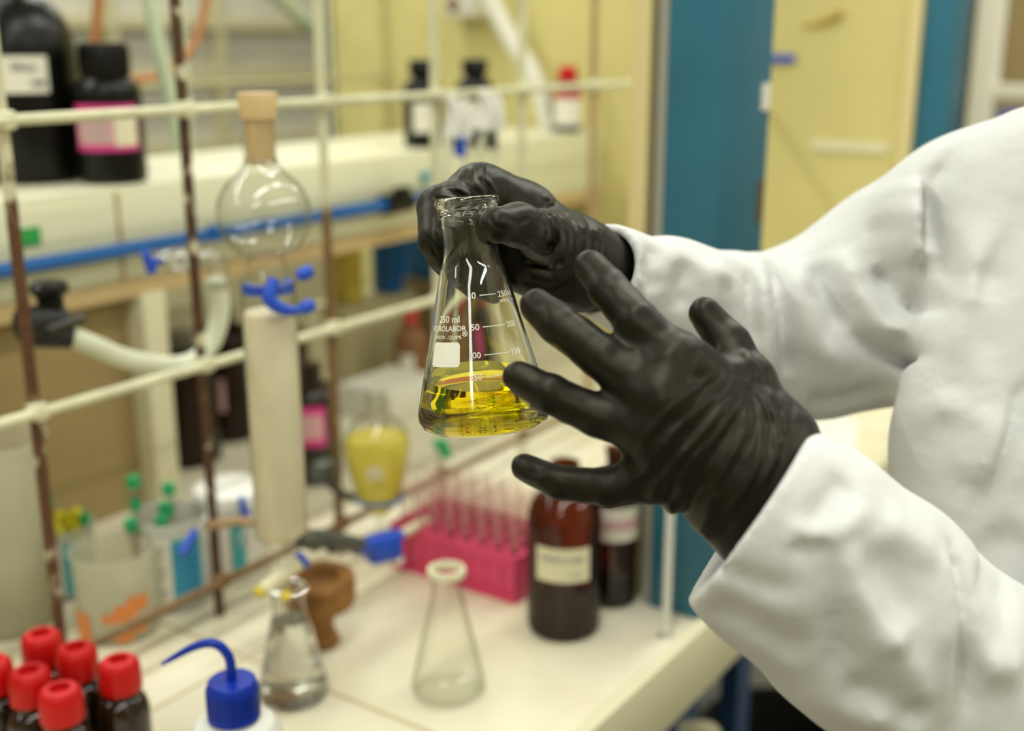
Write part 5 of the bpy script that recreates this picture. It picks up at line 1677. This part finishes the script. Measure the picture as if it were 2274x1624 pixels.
def glove_far():
    s = SDF(Pt((0.6129, 0.4152, 1.4715)) - (0.098, 0.098, 0.098), Pt((0.6129, 0.4152, 1.4715)) + (0.098, 0.098, 0.098), 0.0009)
    V3 = (0.795, 0.544, -0.267)
    WR = Pt((0.6820, 0.4095, 1.4411))
    K1 = Pt((0.6265, 0.4545, 1.4913))
    K2 = Pt((0.6457, 0.4557, 1.4834))
    K3 = Pt((0.6545, 0.4526, 1.4658))
    K4 = Pt((0.6572, 0.4451, 1.4474))
    s.cone(WR, K1, 0.0265, 0.0168, 0.012)
    s.cone(WR, K2, 0.0265, 0.0165, 0.012)
    s.cone(WR, K3, 0.0265, 0.0155, 0.012)
    s.cone(WR, K4, 0.0250, 0.0150, 0.012)
    s.cone(K1, K2, 0.0160, 0.0160, 0.01)
    s.cone(Pt((0.6505, 0.4370, 1.4783)), K1, 0.022, 0.0168, 0.012)
    # heel of the hand below the thumb
    s.cone(Pt((0.6694, 0.4090, 1.4400)), Pt((0.6437, 0.4305, 1.4448)), 0.0245, 0.0185, 0.010)
    s.cone(Pt((0.6550, 0.4090, 1.4346)), Pt((0.6376, 0.4192, 1.4409)), 0.0150, 0.0140, 0.010)
    # glove skirt over the wrist
    s.cone(Pt((0.6792, 0.4115, 1.4445)), Pt((0.7273, 0.3952, 1.4232)), 0.0262, 0.0275, 0.006)
    s.cone(Pt((0.6722, 0.4107, 1.4331)), Pt((0.6770, 0.4080, 1.4232)), 0.0130, 0.0080, 0.010)
    # fingers wrap round the neck of the flask
    s.chain([K1, Pt((0.5846, 0.4554, 1.4880)), Pt((0.5638, 0.4411, 1.4718)), Pt((0.5667, 0.4397, 1.4625))], (0.0168, 0.0146, 0.0124, 0.0106), 0.0015, k0=0.012)
    s.chain([K2, Pt((0.6017, 0.4642, 1.4745)), Pt((0.5798, 0.4494, 1.4614)), Pt((0.5820, 0.4424, 1.4502))], (0.0160, 0.0125, 0.0115, 0.0100), 0.004, k0=0.010)
    s.chain([K3, Pt((0.6169, 0.4611, 1.4609)), Pt((0.5970, 0.4501, 1.4470)), Pt((0.5977, 0.4399, 1.4392))], (0.0150, 0.0120, 0.0110, 0.0095), 0.004, k0=0.010)
    s.chain([K4, Pt((0.6284, 0.4529, 1.4448)), Pt((0.6145, 0.4449, 1.4358)), Pt((0.6169, 0.4357, 1.4319))], (0.0140, 0.0105, 0.0095, 0.0085), 0.004, k0=0.010)
    # thumb lies along the front of the neck
    s.chain([Pt((0.6606, 0.4056, 1.4555)), Pt((0.6136, 0.3958, 1.4718)), Pt((0.5774, 0.3904, 1.4839)), Pt((0.5567, 0.3917, 1.4866))], (0.0235, 0.0150, 0.0120, 0.0108), 0.008, k0=0.014)
    lines = [
        ([(0.5775, 0.4471, 1.4874), (0.5842, 0.4433, 1.4996), (0.5881, 0.4357, 1.4956)], 0.0018, -0.0010),
        ([(0.5751, 0.4547, 1.4956), (0.5786, 0.4479, 1.4923), (0.5792, 0.4432, 1.4847)], 0.0014, -0.0012),
        ([(0.5768, 0.4535, 1.4983), (0.5817, 0.4449, 1.4956), (0.5822, 0.4402, 1.4874)], 0.0014, 0.0011),
        ([(0.5806, 0.4493, 1.5010), (0.5855, 0.4407, 1.4983), (0.5871, 0.4350, 1.4915)], 0.0015, -0.0013),
        ([(0.5845, 0.4451, 1.5042), (0.5890, 0.4363, 1.4996), (0.5887, 0.4327, 1.4915)], 0.0015, 0.0012),
        ([(0.5962, 0.4469, 1.5052), (0.5995, 0.4388, 1.4984), (0.5987, 0.4358, 1.4902)], 0.0016, -0.0014),
        ([(0.5999, 0.4425, 1.5074), (0.6025, 0.4350, 1.4998), (0.6024, 0.4304, 1.4902)], 0.0016, 0.0012),
        ([(0.6026, 0.4392, 1.5085), (0.6052, 0.4324, 1.5025), (0.6043, 0.4283, 1.4915)], 0.0015, -0.0014),
        ([(0.6052, 0.4358, 1.5094), (0.6073, 0.4286, 1.5011), (0.6061, 0.4250, 1.4902)], 0.0014, 0.0010),
        ([(0.6075, 0.4315, 1.5074), (0.6090, 0.4256, 1.4998), (0.6074, 0.4225, 1.4888)], 0.0014, -0.0009),
        ([(0.5603, 0.4481, 1.4755), (0.5611, 0.4429, 1.4675), (0.5613, 0.4387, 1.4595)], 0.0013, -0.0007),
        ([(0.5658, 0.4452, 1.4862), (0.5650, 0.4412, 1.4755), (0.5647, 0.4377, 1.4675)], 0.0014, -0.0009),
        # thumb base
        ([(0.6102, 0.4004, 1.4896), (0.6116, 0.3946, 1.4820), (0.6103, 0.3913, 1.4712), (0.6060, 0.3935, 1.4631)], 0.0016, 0.0013),
        ([(0.6121, 0.3977, 1.4896), (0.6135, 0.3912, 1.4807), (0.6120, 0.3874, 1.4685), (0.6067, 0.3906, 1.4590)], 0.0015, -0.0013),
        ([(0.6227, 0.3995, 1.4874), (0.6242, 0.3926, 1.4778), (0.6222, 0.3895, 1.4655), (0.6152, 0.3943, 1.4545)], 0.0016, 0.0014),
        ([(0.6246, 0.3963, 1.4866), (0.6261, 0.3891, 1.4764), (0.6240, 0.3862, 1.4641), (0.6173, 0.3906, 1.4531)], 0.0014, -0.0012),
        ([(0.6006, 0.4034, 1.4672), (0.6065, 0.3939, 1.4653), (0.6133, 0.3849, 1.4672)], 0.0016, -0.0012),
        ([(0.6079, 0.4083, 1.4614), (0.6142, 0.3971, 1.4572), (0.6243, 0.3850, 1.4627)], 0.0015, 0.0013),
        ([(0.6156, 0.4118, 1.4541), (0.6230, 0.3993, 1.4507), (0.6345, 0.3862, 1.4582)], 0.0015, -0.0013),
        ([(0.6165, 0.4089, 1.4507), (0.6238, 0.3963, 1.4468), (0.6367, 0.3824, 1.4568)], 0.0016, 0.0012),
        ([(0.6201, 0.4165, 1.4396), (0.6291, 0.4013, 1.4353), (0.6409, 0.3882, 1.4438)], 0.0018, -0.0012),
        ([(0.5596, 0.4015, 1.4910), (0.5607, 0.3959, 1.4828), (0.5662, 0.3867, 1.4803)], 0.0014, -0.0007),
        ([(0.5649, 0.3923, 1.4880), (0.5688, 0.3853, 1.4854), (0.5742, 0.3793, 1.4892)], 0.0018, -0.0008),
        # wrist skirt
        ([(0.6679, 0.4035, 1.4804), (0.6661, 0.3976, 1.4631), (0.6601, 0.3964, 1.4428), (0.6534, 0.3991, 1.4284)], 0.0013, 0.0018),
        ([(0.6691, 0.3989, 1.4746), (0.6685, 0.3927, 1.4602), (0.6638, 0.3924, 1.4457)], 0.0018, -0.0016),
        ([(0.6613, 0.4117, 1.4775), (0.6620, 0.4050, 1.4660), (0.6580, 0.4051, 1.4544)], 0.0014, -0.0009),
        ([(0.6715, 0.3940, 1.4717), (0.6712, 0.3887, 1.4602), (0.6679, 0.3879, 1.4486)], 0.0015, 0.0012),
        ([(0.6563, 0.4247, 1.4891), (0.6587, 0.4201, 1.4868), (0.6584, 0.4185, 1.4827)], 0.0012, 0.0014),
    ]
    cfn = crease_field(lines, V3)
    th_c = Pt((0.6277, 0.3990, 1.4638))
    rt = Vector((0.565, -0.825, 0.0))

    def fn(P):
        w = np.exp(-(np.linalg.norm(P - th_c, axis=1) / 0.030) ** 2)
        q = np.stack([P @ Pt(rt) * 240, P[:, 2] * 45, P @ Pt(V3) * 40], 1)
        w2 = np.exp(-(np.linalg.norm(P - Pt((0.6106, 0.4505, 1.4993)), axis=1) / 0.024) ** 2)
        return cfn(P) + w * 0.0009 * (1 - np.abs(vnoise(q, 5)) * 2) + w2 * 0.0008 * (1 - np.abs(vnoise(q * 0.9, 8)) * 2) + 0.0003 * vnoise(P * 170, 2)
    s.displace(fn, 0.005)
    return s.mesh('glove', 'nitrile_black', person, person_loc, relax=1)


glove_near()
glove_far()
